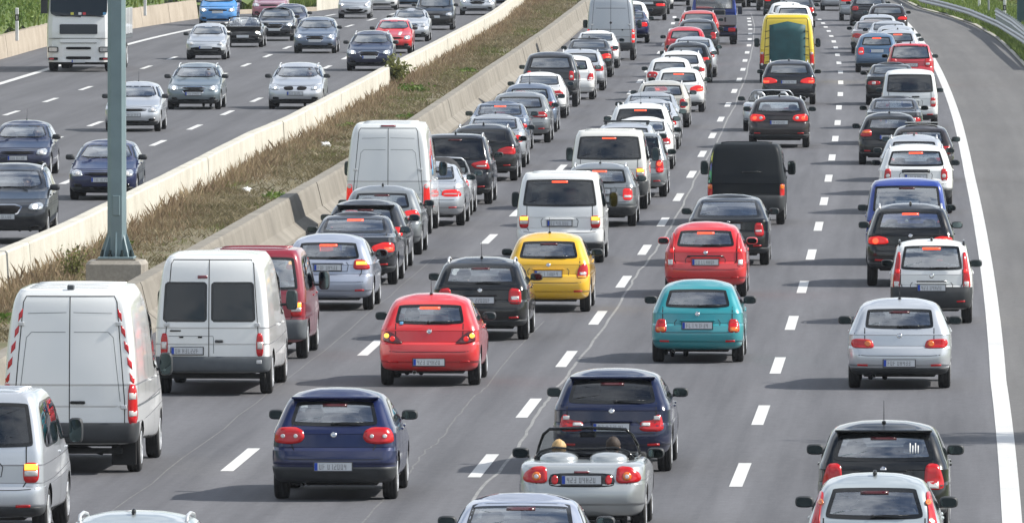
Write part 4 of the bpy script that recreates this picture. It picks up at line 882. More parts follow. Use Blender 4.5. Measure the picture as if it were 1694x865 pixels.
def hair_me(kind):
    def f():
        b = MB(); b.ell((0, -.012, 1.185), .098, .105, .112, 16, 12)
        keep = [i for i, q in enumerate(b.F) if not (np.mean([b.V[v][1] for v in q]) > .045 and np.mean([b.V[v][2] for v in q]) < 1.225) and np.mean([b.V[v][2] for v in q]) > (1.09 if kind == 'd' else 1.04)]
        b.F = [b.F[i] for i in keep]; b.M = [0]*len(keep)
        b.V = [(p[0]+rng.normal(0, .003), p[1]+rng.normal(0, .003), p[2]+rng.normal(0, .003)) for p in b.V]
        return b.mesh('hair', HAIR_D if kind == 'd' else HAIR_B, smooth=True)
    return shared(('hair', kind), f)
def face_me():
    def f():
        b = MB(); b.ell((0, .098, 1.135), .016, .022, .026, 8, 6); b.cur = 0
        for x in (-.085, .085): b.ell((x, .01, 1.14), .012, .022, .032, 8, 6)
        return b.mesh('nose_and_ears', SKIN, smooth=True)
    return shared('face', f)
def add_person(x, y, z, rz, label, hair='d', group=None):
    o = put('person', person_me(), None, (x, y, z), (0, 0, rz)); tag(o, label, 'person', group)
    put('hair', hair_me(hair), o); put('nose_and_ears', face_me(), o)
    def eyes():
        b = MB()
        for sx in (-.032, .032): b.ell((sx, .083, 1.165), .013, .010, .008, 8, 6)
        b.box(-.026, .026, .083, .092, 1.098, 1.106); return b.mesh('eyes_and_mouth', BLACKP, smooth=True)
    put('eyes_and_mouth', shared('eyes', eyes), o); return o

# ---------------------------------------------------------------- tail lamps: outline as (x / half width, z / height), lens zones
TL = {
'round2': ([(.455,.59),(.49,.65),(.6,.68),(.86,.675),(.92,.62),(.935,.54),(.70,.525),(.52,.54)], [('circ',.60,.60,.028,'clear'),('circ',.80,.60,.028,'clear')]),
'corsa': ([(.50,.47),(.62,.55),(.76,.613),(.88,.605),(.90,.50),(.72,.475)], [('circ',.72,.53,.045,'lit'),('circ',.83,.565,.04,'amber')]),
'octavia': ([(.58,.46),(.60,.65),(.84,.635),(.85,.45)], [('box',.64,.50,.80,.55,'clear')]),
'fabia': ([(.655,.44),(.70,.58),(.84,.635),(.915,.60),(.925,.45)], [('box',.74,.48,.88,.52,'clear')]),
't5': ([(.70,.39),(.70,.525),(.905,.525),(.905,.39)], [('box',.715,.475,.89,.515,'amber'),('box',.715,.435,.89,.47,'clear')]),
'passat_old': ([(.63,.43),(.63,.62),(.87,.61),(.88,.43)], [('box',.66,.47,.85,.51,'clear')]),
'pillar': ([(.75,.42),(.755,.60),(.735,.87),(.81,.87),(.90,.60),(.925,.43)], [('box',.775,.45,.88,.52,'clear'),('circ',.80,.64,.04,'lit')]),
'pillar_slim': ([(.78,.50),(.79,.70),(.735,.88),(.80,.88),(.90,.66),(.93,.52)], [('circ',.775,.80,.035,'amber')]),
'corolla': ([(.65,.385),(.67,.55),(.84,.55),(.885,.47),(.885,.385)], [('box',.69,.40,.86,.45,'amberoff')]),
'mazda': ([(.47,.465),(.52,.57),(.88,.578),(.92,.53),(.88,.47)], [('circ',.60,.52,.055,'amberoff')]),
'tiguan': ([(.48,.53),(.52,.60),(.7,.625),(.93,.61),(.94,.52)], [('circ',.78,.565,.06,'hot')]),
'bmw_estate': ([(.46,.425),(.48,.52),(.68,.53),(.74,.585),(.82,.585),(.87,.42)], [('box',.70,.535,.80,.575,'clear'),('box',.50,.475,.64,.51,'clear')]),
'cabrio': ([(.53,.515),(.54,.66),(.60,.68),(.75,.675),(.88,.62),(.915,.56),(.86,.525)], [('circ',.70,.585,.058,'amberoff'),('circ',.70,.585,.028,'clear')]),
'caliber': ([(.605,.46),(.62,.65),(.69,.68),(.83,.67),(.90,.52),(.88,.46)], [('box',.65,.47,.82,.53,'clear')]),
'wedge': ([(.40,.585),(.82,.64),(.90,.57),(.925,.505),(.55,.52)], [('box',.58,.545,.84,.565,'clear')]),
'bmw': ([(.42,.50),(.44,.57),(.70,.625),(.92,.61),(.935,.48),(.70,.48)], [('box',.72,.50,.90,.55,'hot')]),
'passat': ([(.43,.56),(.47,.63),(.6,.65),(.86,.66),(.925,.60),(.91,.52),(.55,.52)], [('circ',.58,.585,.05,'clear'),('circ',.78,.585,.055,'hot')]),
'audi': ([(.55,.555),(.58,.69),(.82,.68),(.91,.60),(.905,.555)], [('box',.62,.62,.85,.66,'amber')]),
'golf6': ([(.53,.53),(.55,.65),(.85,.67),(.925,.60),(.93,.53)], [('box',.60,.55,.86,.58,'clear')]),
'merc': ([(.42,.48),(.44,.585),(.80,.60),(.90,.54),(.905,.48)], [('box',.48,.52,.86,.535,'clear')]),
'a6': ([(.40,.52),(.41,.61),(.80,.63),(.88,.56),(.87,.51)], [('box',.46,.545,.82,.56,'clear')]),
'duster': ([(.66,.49),(.67,.66),(.82,.66),(.85,.49)], [('circ',.745,.56,.05,'clear')]),
'sprinter': ([(.845,.265),(.85,.48),(.955,.48),(.975,.265)], [('box',.86,.40,.95,.435,'clear'),('box',.86,.31,.96,.34,'clear')]),
'crafter': ([(.82,.25),(.82,.45),(.945,.45),(.965,.25)], [('circ',.885,.43,.045,'clear'),('circ',.89,.27,.045,'clear')]),
'transit': ([(.75,.28),(.755,.44),(.86,.44),(.875,.28)], [('box',.77,.33,.86,.38,'clear')]),
'caddy': ([(.72,.375),(.72,.535),(.885,.535),(.905,.375)], [('box',.74,.43,.88,.48,'clear')]),
'touran': ([(.66,.39),(.66,.585),(.86,.59),(.895,.39)], [('circ',.76,.53,.055,'hot'),('circ',.77,.43,.055,'lit')]),
't4': ([(.85,.34),(.85,.50),(.965,.50),(.965,.34)], [('box',.86,.44,.955,.495,'amberoff')]),
'octavia1': ([(.63,.43),(.63,.62),(.82,.62),(.86,.43)], [('box',.65,.49,.80,.52,'clear')]),
'rect': ([(.56,.50),(.57,.63),(.86,.64),(.90,.50)], [('box',.62,.52,.84,.55,'clear')]),
'low': ([(.42,.49),(.42,.585),(.88,.585),(.91,.49)], [('box',.60,.50,.74,.57,'clear')]),
}
ZM = {'clear': WHITEL, 'lit': RED_LIT, 'hot': REDHOT, 'amber': AMBER_LIT, 'amberoff': AMBER}
def scale_poly(B, P_, sgn=1): return [(x*B.W*sgn, z*B.H) for x, z in P_]

def vehicle(kind, name, label, cat, u, v, col, W=None, H=None, L=1.0, lights='rect', lit=False, bumper='paint', valance=True, lod=None, front=False, win=None,
            tint=None, rails=False, ant=None, roof_col=None, wiper=True, chmsl='off', plate=.60, mirror='auto', rear_glass=True, exhaust=0, headlit=False,
            group=None, y_off=0.0, spoiler=False, yaw=0.0, side_glass=True, grille='bar', extra=None, plate_on='gate', seats=True, mcol=None, lhs=True):
    T = LV[kind]; W = W or T['W']; H = H or T['H']; s = spx(v)
    res = 2 if s > 78 else 1 if s > 35 else 0
    if lod is not None: res = lod
    x, y = at(u, v); hd = heading(y) + yaw
    t = tag(empty(name, (x, y, 0), -hd + (math.pi if front else 0)), label, cat, group)
    wb = T['wb']*L
    if front: t.location = (x + math.sin(hd)*wb, y + math.cos(hd)*wb, 0)
    if L != 1.0: T = dict(T)
    B = Body(T, W, H, L, res); BP = Body(T, W, H, L, 0) if False else B
    pm = P(col); see = (s > 52 if tint is None else False) and rear_glass and not front
    see = see or (front and s > 44 and tint is None)
    gm_ = G_CLEAR if see else G_DARK
    if tint and s > 52: gm_ = G_TINT
    if not T['win']: gm_ = G_DARK
    hollow = gm_ is not G_DARK
    zb, zt, fb, ft = win or T['win'] or (0, 0, 0, 0)
    cuts = []; todo = []
    if T['win'] and rear_glass:
        w_ = B.W
        bow = .012
        poly = [(-fb*w_, zb*H), (-fb*w_*.5, zb*H-bow), (0, zb*H-bow*1.3), (fb*w_*.5, zb*H-bow), (fb*w_, zb*H), (fb*w_*1.015, zb*H+.06), (ft*w_, zt*H-.05), (ft*w_*.97, zt*H), (0, zt*H+.012), (-ft*w_*.97, zt*H), (-ft*w_, zt*H-.05), (-fb*w_*1.015, zb*H+.06)]
        poly = rounded(poly, 2, .2); todo.append(('rear_window', 'rear', poly, .05))
    zB = T['belt']*B.sz
    if T['win']:
        r_ = T['rows']; ztop = (r_[-2][1])*B.sz - .03; ws = r_[-4][2]*L; wr = r_[-2][2]*L
        # windscreen as seen from the front
        wb_, wt_ = r_[-4][4]*B.sx*.86, r_[-2][4]*B.sx*.86; zfb, zft = r_[-4][3]*B.sz+.02, r_[-2][3]*B.sz-.015
        todo.append(('windscreen', 'front', rounded([(-wb_, zfb), (0, zfb-.015), (wb_, zfb), (wt_, zft-.04), (wt_*.95, zft), (0, zft+.008), (-wt_*.95, zft), (-wt_, zft-.04)], 2, .2), .035))
        if side_glass:
            yb = {'liftback': .05, 'sedan': .05, 'hatch': -.05, 'wagon': -.35, 'suv': -.2, 'mpv': -.35, 'boxy': -.2, 'caddy': -.3, 'van': -.5, 'highvan': 2.2}[kind]
            yB = {'liftback': 1.15, 'sedan': 1.15, 'hatch': .95, 'wagon': 1.1, 'suv': 1.0, 'mpv': 1.1, 'boxy': .85, 'caddy': 1.0, 'van': 1.5, 'highvan': 2.2}[kind]*L
            for sd_ in ('right', 'left'):
                fr_ = [(yB+.05, zB+.05), (ws-.18, zB+.03), (wr-.02, ztop-.04), (yB+.05, ztop)]
                todo.append(('side_window', sd_, rounded(fr_, 2, .15), .03))
                if kind == 'wagon' or kind == 'mpv':
                    todo.append(('side_window', sd_, rounded([(.35, zB+.05), (yB-.03, zB+.05), (yB-.03, ztop), (.35, ztop)], 2, .12), .03))
                    todo.append(('side_window', sd_, rounded([(-.45, zB+.08), (.28, zB+.05), (.28, ztop), (-.15, ztop-.02)], 2, .15), .03))
                elif kind != 'highvan':
                    todo.append(('side_window', sd_, rounded([(yb, zB+.09), (yb+.25, zB+.05), (yB-.03, zB+.05), (yB-.03, ztop), (yb+.42, ztop-.02)] if kind not in ('van', 'caddy') else [(yb, zB+.05), (yB-.05, zB+.05), (yB-.05, ztop), (yb+.06, ztop)], 2, .12), .03))
    arch = []
    for wy in (0, wb):
        a = np.linspace(0, math.pi, 15); rr = T['r']+.055
        arch.append([(wy-rr, 0), (wy+rr, 0)] + [(wy+rr*math.cos(q), T['r']+rr*math.sin(q)*1.0) for q in a])
    for (nm, ax, poly, fr_) in todo: patch(B, nm, ax, poly, t, [gm_, FRIT], .005 if res else .02, fr_ if res > 0 else .03, .012, .10 if res else .2, fit=res > 0)
    # tail lamps
    if not front or s > 60:
        P_, Z = TL[lights]
        for sg in (1, -1):
            pl = rounded(scale_poly(B, P_, sg), 2, .18 if res else .15)
            o = patch(B, 'tail_light', 'rear', pl, t, [RED_LIT if lit == 'full' else SMOKED if lights == 'corsa' else RED], .012, 0, .03, .08, along=True)
            if s > 40:
                for z in Z:
                    k = z[-1]
                    if k in ('hot', 'lit', 'amber') and not lit: k = {'hot': None, 'lit': None, 'amber': 'amberoff'}[k]
                    if not k: continue
                    if z[0] == 'circ': q = [(z[1]*B.W*sg+z[3]*math.cos(a), z[2]*B.H+z[3]*math.sin(a)) for a in np.linspace(0, 2*math.pi, 14)[:-1]]
                    else: q = [(z[1]*B.W*sg, z[2]*B.H), (z[3]*B.W*sg, z[2]*B.H), (z[3]*B.W*sg, z[4]*B.H), (z[1]*B.W*sg, z[4]*B.H)]
                    patch(B, {'clear': 'reversing_lens', 'lit': 'brake_lamp', 'hot': 'brake_lamp', 'amber': 'indicator_lens', 'amberoff': 'indicator_lens'}[k], 'rear', q, o, [ZM[k]], .017, 0, .01, .08, rings=(1, .5), along=True)
    # bumper, valance
    b_z1 = T['rows'][4][1]+.005; b_z0 = T['rows'][1][1]
    if res > 0 or s > 38:
        if not front:
            if bumper == 'paint': band(B, 'bumper', b_z0+.10, b_z1, t, pm, .008); 
            if bumper == 'plastic': band(B, 'bumper', b_z0, b_z1, t, PLASTIC, .014)
            if bumper == 'grey': band(B, 'bumper', b_z0, b_z1, t, PLASTIC_GREY, .014)
            if bumper == 'half': band(B, 'bumper', b_z0+.20, b_z1, t, pm, .008); band(B, 'valance', b_z0-.02, b_z0+.215, t, PLASTIC, .016)
            if valance and bumper == 'paint': band(B, 'valance', b_z0-.03, b_z0+.11, t, PLASTIC, .010)
        else: band(B, 'valance', .2, .36 if grille != 'wide' else .42, t, PLASTIC, .012, wb+.42, True)
    zt_ = T['rows'][4][1]*B.sz; zmid = zb*H if T['win'] else .9
    if not front and s > 44 and kind not in ('highvan',) and not (kind == 'van' and not rear_glass):
        fx = .74*W if lights not in ('round2', 'mazda', 'tiguan', 'wedge', 'passat', 'corsa') else .66*W
        seam(B, 'tailgate_gap', 'rear', [(-fx, zmid), (-fx, zt_+.07), (-fx*.93, zt_-.01), (fx*.93, zt_-.01), (fx, zt_+.07), (fx, zmid)], t, .016)
        seam(B, 'bumper_gap', 'rear', [(-W*.97, zt_+.005), (-fx, zt_+.005)], t, .01); seam(B, 'bumper_gap', 'rear', [(fx, zt_+.005), (W*.97, zt_+.005)], t, .01)
    if s > 60 and T['win']:
        for sd_ in ('right', 'left'):
            for yy in ({'liftback': (.35, 1.15, 2.1), 'sedan': (.35, 1.15, 2.1), 'hatch': (.25, .95, 1.95), 'wagon': (.3, 1.1, 2.1), 'suv': (.3, 1.0, 2.0), 'mpv': (.35, 1.1, 2.3), 'boxy': (.2, .85, 1.9), 'caddy': (1.0, 2.2), 'van': (1.55, 2.8), 'highvan': (2.2, 3.3)}[kind]):
                seam(B, 'door_gap', sd_, [(yy*L, .32*B.sz), (yy*L, zB+.02)], t, .014)
            for yy in (1.25*L, 2.05*L) if kind not in ('caddy', 'van', 'highvan') else (1.6, 2.7):
                h, n = B.hit(sd_, yy-.12, zB-.09); b = MB(); b.box(h.x-.02, h.x+.02, h.y-.10, h.y+.10, h.z-.018, h.z+.018, .012); put('door_handle', b.mesh('door_handle', pm), t)
    if not front and s > 52 and kind not in ('highvan', 'cabrio'):
        zp = plate*H if plate and plate > .4 else None
        if zp:                                                          # pressed grip above the plate, throws a thin shade line
            h, n = B.hit('rear', 0, zp+.085); b = MB(); b.box(-.31, .31, h.y-.030, h.y+.02, zp+.072, zp+.098, .008); put('tailgate_grip', b.mesh('tailgate_grip', pm), t)
            seam(B, 'tailgate_crease', 'rear', [(-.36, zp+.10), (-.40, zp+.05), (-.38, zp-.075), (.38, zp-.075), (.40, zp+.05), (.36, zp+.10)], t, .012)
        if bumper in ('paint', 'half'):
            zc = (T['rows'][3][1]+.015)*B.sz; seam(B, 'bumper_crease', 'rear', [(-.93*W, zc+.02), (-.6*W, zc), (.6*W, zc), (.93*W, zc+.02)], t, .010, .011)
        if bumper in ('paint', 'plastic') and kind != 'van' or col == 'silver':
            for sg in (-1, 1):
                zr_ = (T['rows'][2][1]-.005)*B.sz; q = [(sg*.60*W, zr_-.020), (sg*.80*W, zr_-.016), (sg*.80*W, zr_+.016), (sg*.60*W, zr_+.014)]; patch(B, 'rear_reflector', 'rear', q, t, [RED], .022, 0, .012, .1, rings=(1, .5))
        if kind in ('hatch', 'wagon', 'sedan', 'liftback') and not exhaust and s > 60:
            b = MB(); b.lathe([(-.05, .030), (.12, .030), (.12, .022), (-.045, .022)], 'y', 12, (-.42, T['rows'][1][0]+.03, T['rows'][0][1]*B.sz-.01)); put('exhaust_pipe', b.mesh('exhaust_pipe', ALLOY), t)
    # plate
    def plate_at(zf, ax='rear', xoff=0.0):
        zz = zf*H; h, n = B.hit(ax, xoff, zz); hs = [B.hit(ax, xoff+q, zz+w_)[0].y for q in (-.22, .22, 0) for w_ in (-.05, .05)]
        yy = (min(hs)-.014) if ax == 'rear' else (max(hs)+.014)
        rz = 0 if ax == 'rear' else math.pi; p = put('number_plate', plate_me(), t, (xoff, yy, zz), (0, 0, rz))
        if s > 40: put('country_band', plate_band(), p)
        if s > 44: put('lettering', plate_text(int(u)), p); put('plate_holder', plate_edge(), p)
        return p
    if plate: plate_at(plate, 'front' if front else 'rear')
    if not front and s > 66 and T['win'] and rear_glass and kind != 'van':
        zz = (zb*H + T['rows'][4][1]*B.sz)/2 + .045; patch(B, 'badge', 'rear', [(.042*math.cos(a), zz+.042*math.sin(a)) for a in np.linspace(0, 2*math.pi, 15)[:-1]], t, [CHROME], .006, 0, .005, .1, rings=(1, .5))
    # high brake lamp, wiper, aerial
    if T['win'] and rear_glass and not front and chmsl and (chmsl == 'on' or s > 66):
        zz = zt*H - .045; q = [(-.17, zz-.018), (.17, zz-.018), (.17, zz+.018), (-.17, zz+.018)]
        patch(B, 'high_brake_lamp', 'rear', q, t, [REDHOT if chmsl == 'on' else RED_OFF], .014, 0, .01, .1, rings=(1, .5))
    if wiper and not front and T['win'] and kind not in ('sedan', 'highvan') and s > 44:
        h, n = B.hit('rear', -.08 if wiper is True else wiper, zb*H+.02); put('wiper', wiper_me(), t, (h.x, h.y-.012, h.z), (-.3, 0, 0), (1, 1, 1))
    if ant and T['win']:
        ya = T['roofy'][0]+.12; h, n = B.hit('top', 0, ya); put('antenna', antenna_me() if ant == 'long' else fin_me(), t, h)
    if roof_col:
        pass
    # mirrors
    mk = 'van' if kind in ('van', 'highvan') else 'car'
    zm = zB + (.07 if mk == 'car' else .12); ym = T['rows'][-4][2]*L - (.32 if T['win'] else .1) if mk == 'car' else T['rows'][-4][2]*L - .25
    if kind == 'highvan': zm = 1.42; ym = 3.0
    if kind == 'cabrio': zm = .97; ym = 1.55
    xm = W + (.055 if mk == 'car' else .11)
    for sg in (1, -1):
        o = put('wing_mirror', mirror_me(mk), t, (sg*xm, ym, zm))
        if mcol: o.material_slots[0].link = 'OBJECT'; o.material_slots[0].material = P(mcol)
        put('mirror_glass', mglass_me(mk), o, (0, -.077 if mk == 'car' else -.087, 0))
        if s > 44:
            b = MB(); b.tube([(-sg*.05, .01, -.03 if mk == 'car' else -.08), (-sg*(xm-W*.93), .03, -.05 if mk == 'car' else -.08)], .025, 6); put('mirror_arm', b.mesh('mirror_arm', PLASTIC), o)
    # wheels
    wm, rm = wheel_mesh(T['r'])
    for wy in (0, wb):
        for sg in (1, -1):
            o = put('wheel', wm, t, (sg*(W-.105-.02), wy, T['r']), (0, 0, 0 if sg > 0 else math.pi)); put('rim', rm, o)
    # dark floor pan, cabin
    y0, y1 = T['rows'][1][0]+.14, T['rows'][1][2]*L-.15
    b = MB(); b.box(-W+.26, W-.26, y0, y1, T['rows'][0][1]*B.sz-.03, .70, .04); b.box(-W+.10, W-.10, T['r']+.12, wb-T['r']-.12, T['rows'][0][1]*B.sz-.02, .42)
    if hollow or kind == 'cabrio':
        if kind in ('sedan',): b.box(-W+.12, W-.12, -.75, .25, .70, zB-.035)
        elif kind not in ('cabrio', 'highvan'): b.box(-W+.12, W-.12, T['rows'][5][0]+.12, -.05, .68, zB-.05)
        if kind != 'highvan': b.box(-W+.12, W-.12, T['rows'][-4][2]*L-.55, T['rows'][-4][2]*L-.1, .6, zB-.03, .03)
    put('floor_pan', b.mesh('floor_pan', UNDER), t)
    if exhaust:
        b = MB(); b.lathe([(-.03, .036), (.12, .036), (.12, .028), (-.025, .028)], 'y', 12, (exhaust, T['rows'][2][0]+.02, T['rows'][0][1]+.0)); put('exhaust_pipe', b.mesh('exhaust_pipe', CHROME), t)
    if hollow and seats:
        dz = (H-1.48)*.55 if H > 1.5 else 0
        ys_ = {'liftback': (.62, 1.35), 'sedan': (.62, 1.35), 'hatch': (.30, 1.12), 'wagon': (.35, 1.3), 'suv': (.3, 1.15), 'mpv': (.35, 1.4), 'boxy': (.2, .95), 'caddy': (.2, 1.2), 'van': (.3, 2.0), 'highvan': (2.0, 2.4)}[kind]
        put('rear_bench', bench_me(), t, (0, ys_[0], dz-.02), None, (W/.9, 1, 1))
        for sg in (-1, 1): put('seat', seat_me(), t, (sg*.38*W/.88, ys_[1]*L, dz))
    # front-end parts
    if front:
        zn = T['rows'][5][3]*B.sz; w_ = W
        for sg in (1, -1):
            hp = rounded([(.56*w_*sg, zn-.10), (.60*w_*sg, zn+.02), (.80*w_*sg, zn+.06), (.90*w_*sg, zn-.0), (.86*w_*sg, zn-.11)], 2, .18)
            o = patch(B, 'headlight', 'front', hp, t, [HEADL], .012, 0, .03, .08, along=True)
            cx_ = .72*w_*sg; q = [(cx_+.055*math.cos(a), zn-.035+.055*math.sin(a)) for a in np.linspace(0, 2*math.pi, 14)[:-1]]
            if headlit: q = [(cx_+(p[0]-cx_)*headlit, zn-.035+(p[1]-zn+.035)*headlit) for p in q]
            patch(B, 'bulb', 'front', q, o, [HEAD_LIT if headlit else WHITEL], .018, 0, .01, .08, rings=(1, .5), along=True)
            q = rounded([(.58*w_*sg, .33), (.80*w_*sg, .33), (.82*w_*sg, .42), (.6*w_*sg, .42)], 1, .2); patch(B, 'fog_light', 'front', q, t, [FRIT if sg else FRIT], .016, 0, .01, .1, rings=(1, .5))
        gq = {'bar': [(-.42, zn-.08), (.42, zn-.08), (.46, zn+.0), (-.46, zn+.0)], 'tall': [(-.30, zn-.22), (.30, zn-.22), (.44, zn+.02), (-.44, zn+.02)], 'wide': [(-.62, .40), (.62, .40), (.60, .52), (-.60, .52)], 'kidney': None, 'oval': [(-.34, .36), (.34, .36), (.48, .50), (-.48, .50)]}[grille]
        if gq:
            gq = rounded(gq, 1, .2); o = patch(B, 'grille', 'front', gq, t, [GRILLE], .012, 0, .02, .1)
            if grille == 'tall':
                seam(B, 'grille_frame', 'front', list(gq)+[gq[0]], t, .03, .016, CHROME)
        else:
            for sg in (1, -1): patch(B, 'grille', 'front', rounded([(.05*sg, zn-.10), (.36*sg, zn-.10), (.40*sg, zn+.01), (.08*sg, zn+.03)], 2, .2), t, [GRILLE], .013, 0, .02, .08)
        patch(B, 'air_intake', 'front', rounded([(-.5, .27), (.5, .27), (.54, .35), (-.54, .35)], 1, .2), t, [GRILLE], .016, 0, .01, .1)
        zb2 = T['rows'][6][3]*B.sz
        seam(B, 'bonnet_gap', 'front', [(-.8*w_, zn+.05), (0, zn+.035), (.8*w_, zn+.05)], t, .014)
        h, n = B.hit('front', -.3, T['rows'][-4][3]*B.sz+.03); b = MB(); b.tube([(-.45, 0, 0), (.1, .02, .01)], .010, 6); b.tube([(.15, .02, .0), (.62, 0, .01)], .010, 6); put('wiper', b.mesh('wiper', FRIT), t, (0, h.y+.03, h.z))
    if rails:
        for sg in (1, -1):
            ya, yb_ = T['roofy'][0]+.05, T['roofy'][1]; pts = []
            xr = T['rows'][-1][4]*B.sx*1.04
            for q, dz in ((ya-.08, 0), (ya+.06, .055), ((ya+yb_)/2, .06), (yb_-.05, .05), (yb_+.08, 0)):
                h, n = B.hit('top', sg*xr, q); pts.append((h.x, h.y, h.z+dz))
            b = MB(); b.tube(pts, .020, 8); put('roof_rail', b.mesh('roof_rail', ALLOY if rails is True else FRIT, smooth=True), t)
    if spoiler and T['win']:
        zz = T['rows'][-2][1]*B.sz; hw = T['rows'][-2][4]*B.sx*.95; h, n = B.hit('rear', 0, zz-.0)
        b = MB(); b.box(-hw, hw, h.y-.10, h.y+.10, zz-.010, zz+.022, .012); put('spoiler', b.mesh('spoiler', pm), t)
    # open the windows and wheel arches last, then link the shell
    if res > 0:
        for (nm, ax, poly, fr_) in todo: B.cut(ax, inset(np.asarray(poly), .025))
    if extra: extra(B, t, s, pm)
    for a in arch:
        for sd_ in ('right', 'left'): B.cut(sd_, a)
    B.finish('body', [pm], t)
    return t
# ================================================================ SPECIAL PARTS
def wheel_at(t, x, y, r, w=.3, name='wheel'):
    wm, rm = wheel_mesh(r, w); o = put(name, wm, t, (x, y, r), (0, 0, 0 if x > 0 else math.pi)); put('rim', rm, o); return o
def bb(t, name, mat, *boxes, bev=.02):
    b = MB()
    for q in boxes: b.box(*q, bev=bev)
    return put(name, b.mesh(name, mat), t)
def seg_boxes(B, name, parent, mat, ys, half, h=.014, w=.03):
    for y in ys:
        p = []
        for q in np.linspace(-half, half, 9): hh, n = B.hit('top', q, y); p.append((q, y, hh.z+h*.2))
        b = MB(); b.tube(p, h, 6); put(name, b.mesh(name, mat, smooth=True), parent)
def van_doors(B, t, wb_, wt_, z0, z1, zl=None, hinge=(.36, .80), split=0.0, arc=True, midline=True):
    W, H = B.W, B.H
    seam(B, 'door_gap', 'rear', [(split, z0*H), (split, z1*H)], t, .014)
    seam(B, 'door_gap', 'rear', [(-wb_*W, z0*H), (-wb_*W, (z0+.2)*H), (-wt_*W, (z1-.03)*H), (-wt_*W*.94, z1*H), (wt_*W*.94, z1*H), (wt_*W, (z1-.03)*H), (wb_*W, (z0+.2)*H), (wb_*W, z0*H), (-wb_*W, z0*H)], t, .014)
    for sg in (-1, 1):
        for hz in hinge:
            f = wb_ + (wt_-wb_)*max(0, (hz-.3)/.65); h, n = B.hit('rear', sg*f*W, hz*H); b = MB(); b.box(h.x-.045, h.x+.045, h.y-.03, h.y+.02, h.z-.03, h.z+.03, .01); put('hinge', b.mesh('hinge', ALLOY), t)
    if arc:
        for sg in (-1, 1):
            e = []
            for q in np.linspace(.06, .98, 8): e.append((sg*wb_*W*.93*q, (z0+.13+.05*q**3)*H))
            seam(B, 'door_crease', 'rear', e, t, .012, mat=P('white'))
            r = [(sg*.06, .80*z1*H), (sg*wt_*W*.82, .80*z1*H), (sg*wt_*W*.93, .77*z1*H), (sg*wb_*W*.92, (z0+.2)*H)]
            seam(B, 'door_crease', 'rear', r, t, .008, mat=PLASTIC_GREY)
            seam(B, 'door_crease', 'rear', [(sg*.05, (z1-.085)*H), (sg*wt_*W*.9, (z1-.09)*H)], t, .007, mat=PLASTIC_GREY)
            if midline: seam(B, 'door_crease', 'rear', [(sg*.05, (z0+.08)*H), (sg*wb_*W*.9, (z0+.08)*H)], t, .007, mat=PLASTIC_GREY)
def handle(B, t, x, zf, w=.11, mat=None):
    h, n = B.hit('rear', x, zf*B.H); b = MB(); b.box(h.x-w, h.x+w, h.y-.035, h.y+.005, h.z-.022, h.z+.022, .015); put('door_handle', b.mesh('door_handle', mat or FRIT), t)
def x_sprinter(B, t, s, pm):
    van_doors(B, t, .80, .68, .19, .945); handle(B, t, .12, .385)
    seg_boxes(B, 'roof_rib', t, pm, [-.35+.42*k for k in range(9)], .62, .016)
    for sg in (1, -1):
        for k in range(5):
            z0 = .50+.085*k
            q = [(sg*.88, z0), (sg*.955, z0-.03), (sg*.945, z0+.012), (sg*.87, z0+.042)]
            f = 1 - .32*max(0, (z0-.5)/.5)**1.1
            patch(B, 'warning_stripe', 'rear', [(x*f*B.W, z*B.H) for x, z in q], t, [RED], .004, 0, .004, .1, rings=(1, .5))
    h, n = B.hit('rear', .62, .155*B.H); b = MB(); b.box(h.x-.1, h.x+.1, h.y-.03, h.y, h.z-.035, h.z+.035, .008); put('rear_reflector', b.mesh('rear_reflector', RED), t)
    b = MB(); h, n = B.hit('top', 0, -.66); b.box(-.05, .05, h.y-.06, h.y+.06, h.z-.02, h.z+.07, .015); put('roof_camera', b.mesh('roof_camera', PLASTIC_GREY), t)
    for sd_ in ('right',):
        for yy in (-.5, .55, 1.2, 2.4, 3.2): seam(B, 'panel_crease', sd_, [(yy, 1.1), (yy, 2.05)], t, .02, mat=PLASTIC_GREY)
        seam(B, 'panel_crease', sd_, [(-.7, .98), (3.4, .98)], t, .02, mat=PLASTIC_GREY)
        for wy in (0.0, 3.65): patch(B, 'wheel_arch_trim', sd_, [(wy+.47*math.cos(a), .36+.47*math.sin(a)) for a in np.linspace(0.05, 3.09, 12)] + [(wy+.40*math.cos(a), .36+.40*math.sin(a)) for a in np.linspace(3.09, .05, 12)], t, [PLASTIC_GREY], .012, 0, .02, .2, rings=(1, .9)) if False else None
    for sg in (-1, 1): bb(t, 'mud_flap', RUBBER, (sg*(B.W-.24)-.18, sg*(B.W-.24)+.18, -.50, -.47, .12, .50), bev=.01)
    b = MB(); b.tube([(-.3, -.55, .40), (.2, -.5, .36), (.45, -.6, .30)], .035, 8); b.box(-.75, .75, -.8, -.7, .30, .38, .01); put('tow_frame', b.mesh('tow_frame', UNDER), t)
def x_crafter(B, t, s, pm):
    van_doors(B, t, .80, .68, .19, .945, hinge=(.58,)); patch(B, 'high_brake_lamp', 'rear', [(-.17, .965*B.H-.02), (.17, .965*B.H-.02), (.17, .965*B.H+.02), (-.17, .965*B.H+.02)], t, [simple('dark_red_lens', (.16, .01, .02), .2, 0, 1)], .014, 0, .01, .1, rings=(1, .5))
    seg_boxes(B, 'roof_rib', t, pm, [-.4+.42*k for k in range(7)], .60, .014)
    for i, (y0, z0, c) in enumerate([(-.2, 1.5, RED), (.2, 1.35, simple('sticker_blue', (.1, .3, .5), .5)), (.5, 1.7, RED)]):
        patch(B, 'side_sticker', 'right', [(y0, z0), (y0+.5, z0), (y0+.5, z0+.5), (y0, z0+.35)], t, [c], .004, 0, .004, .2, rings=(1, .5))
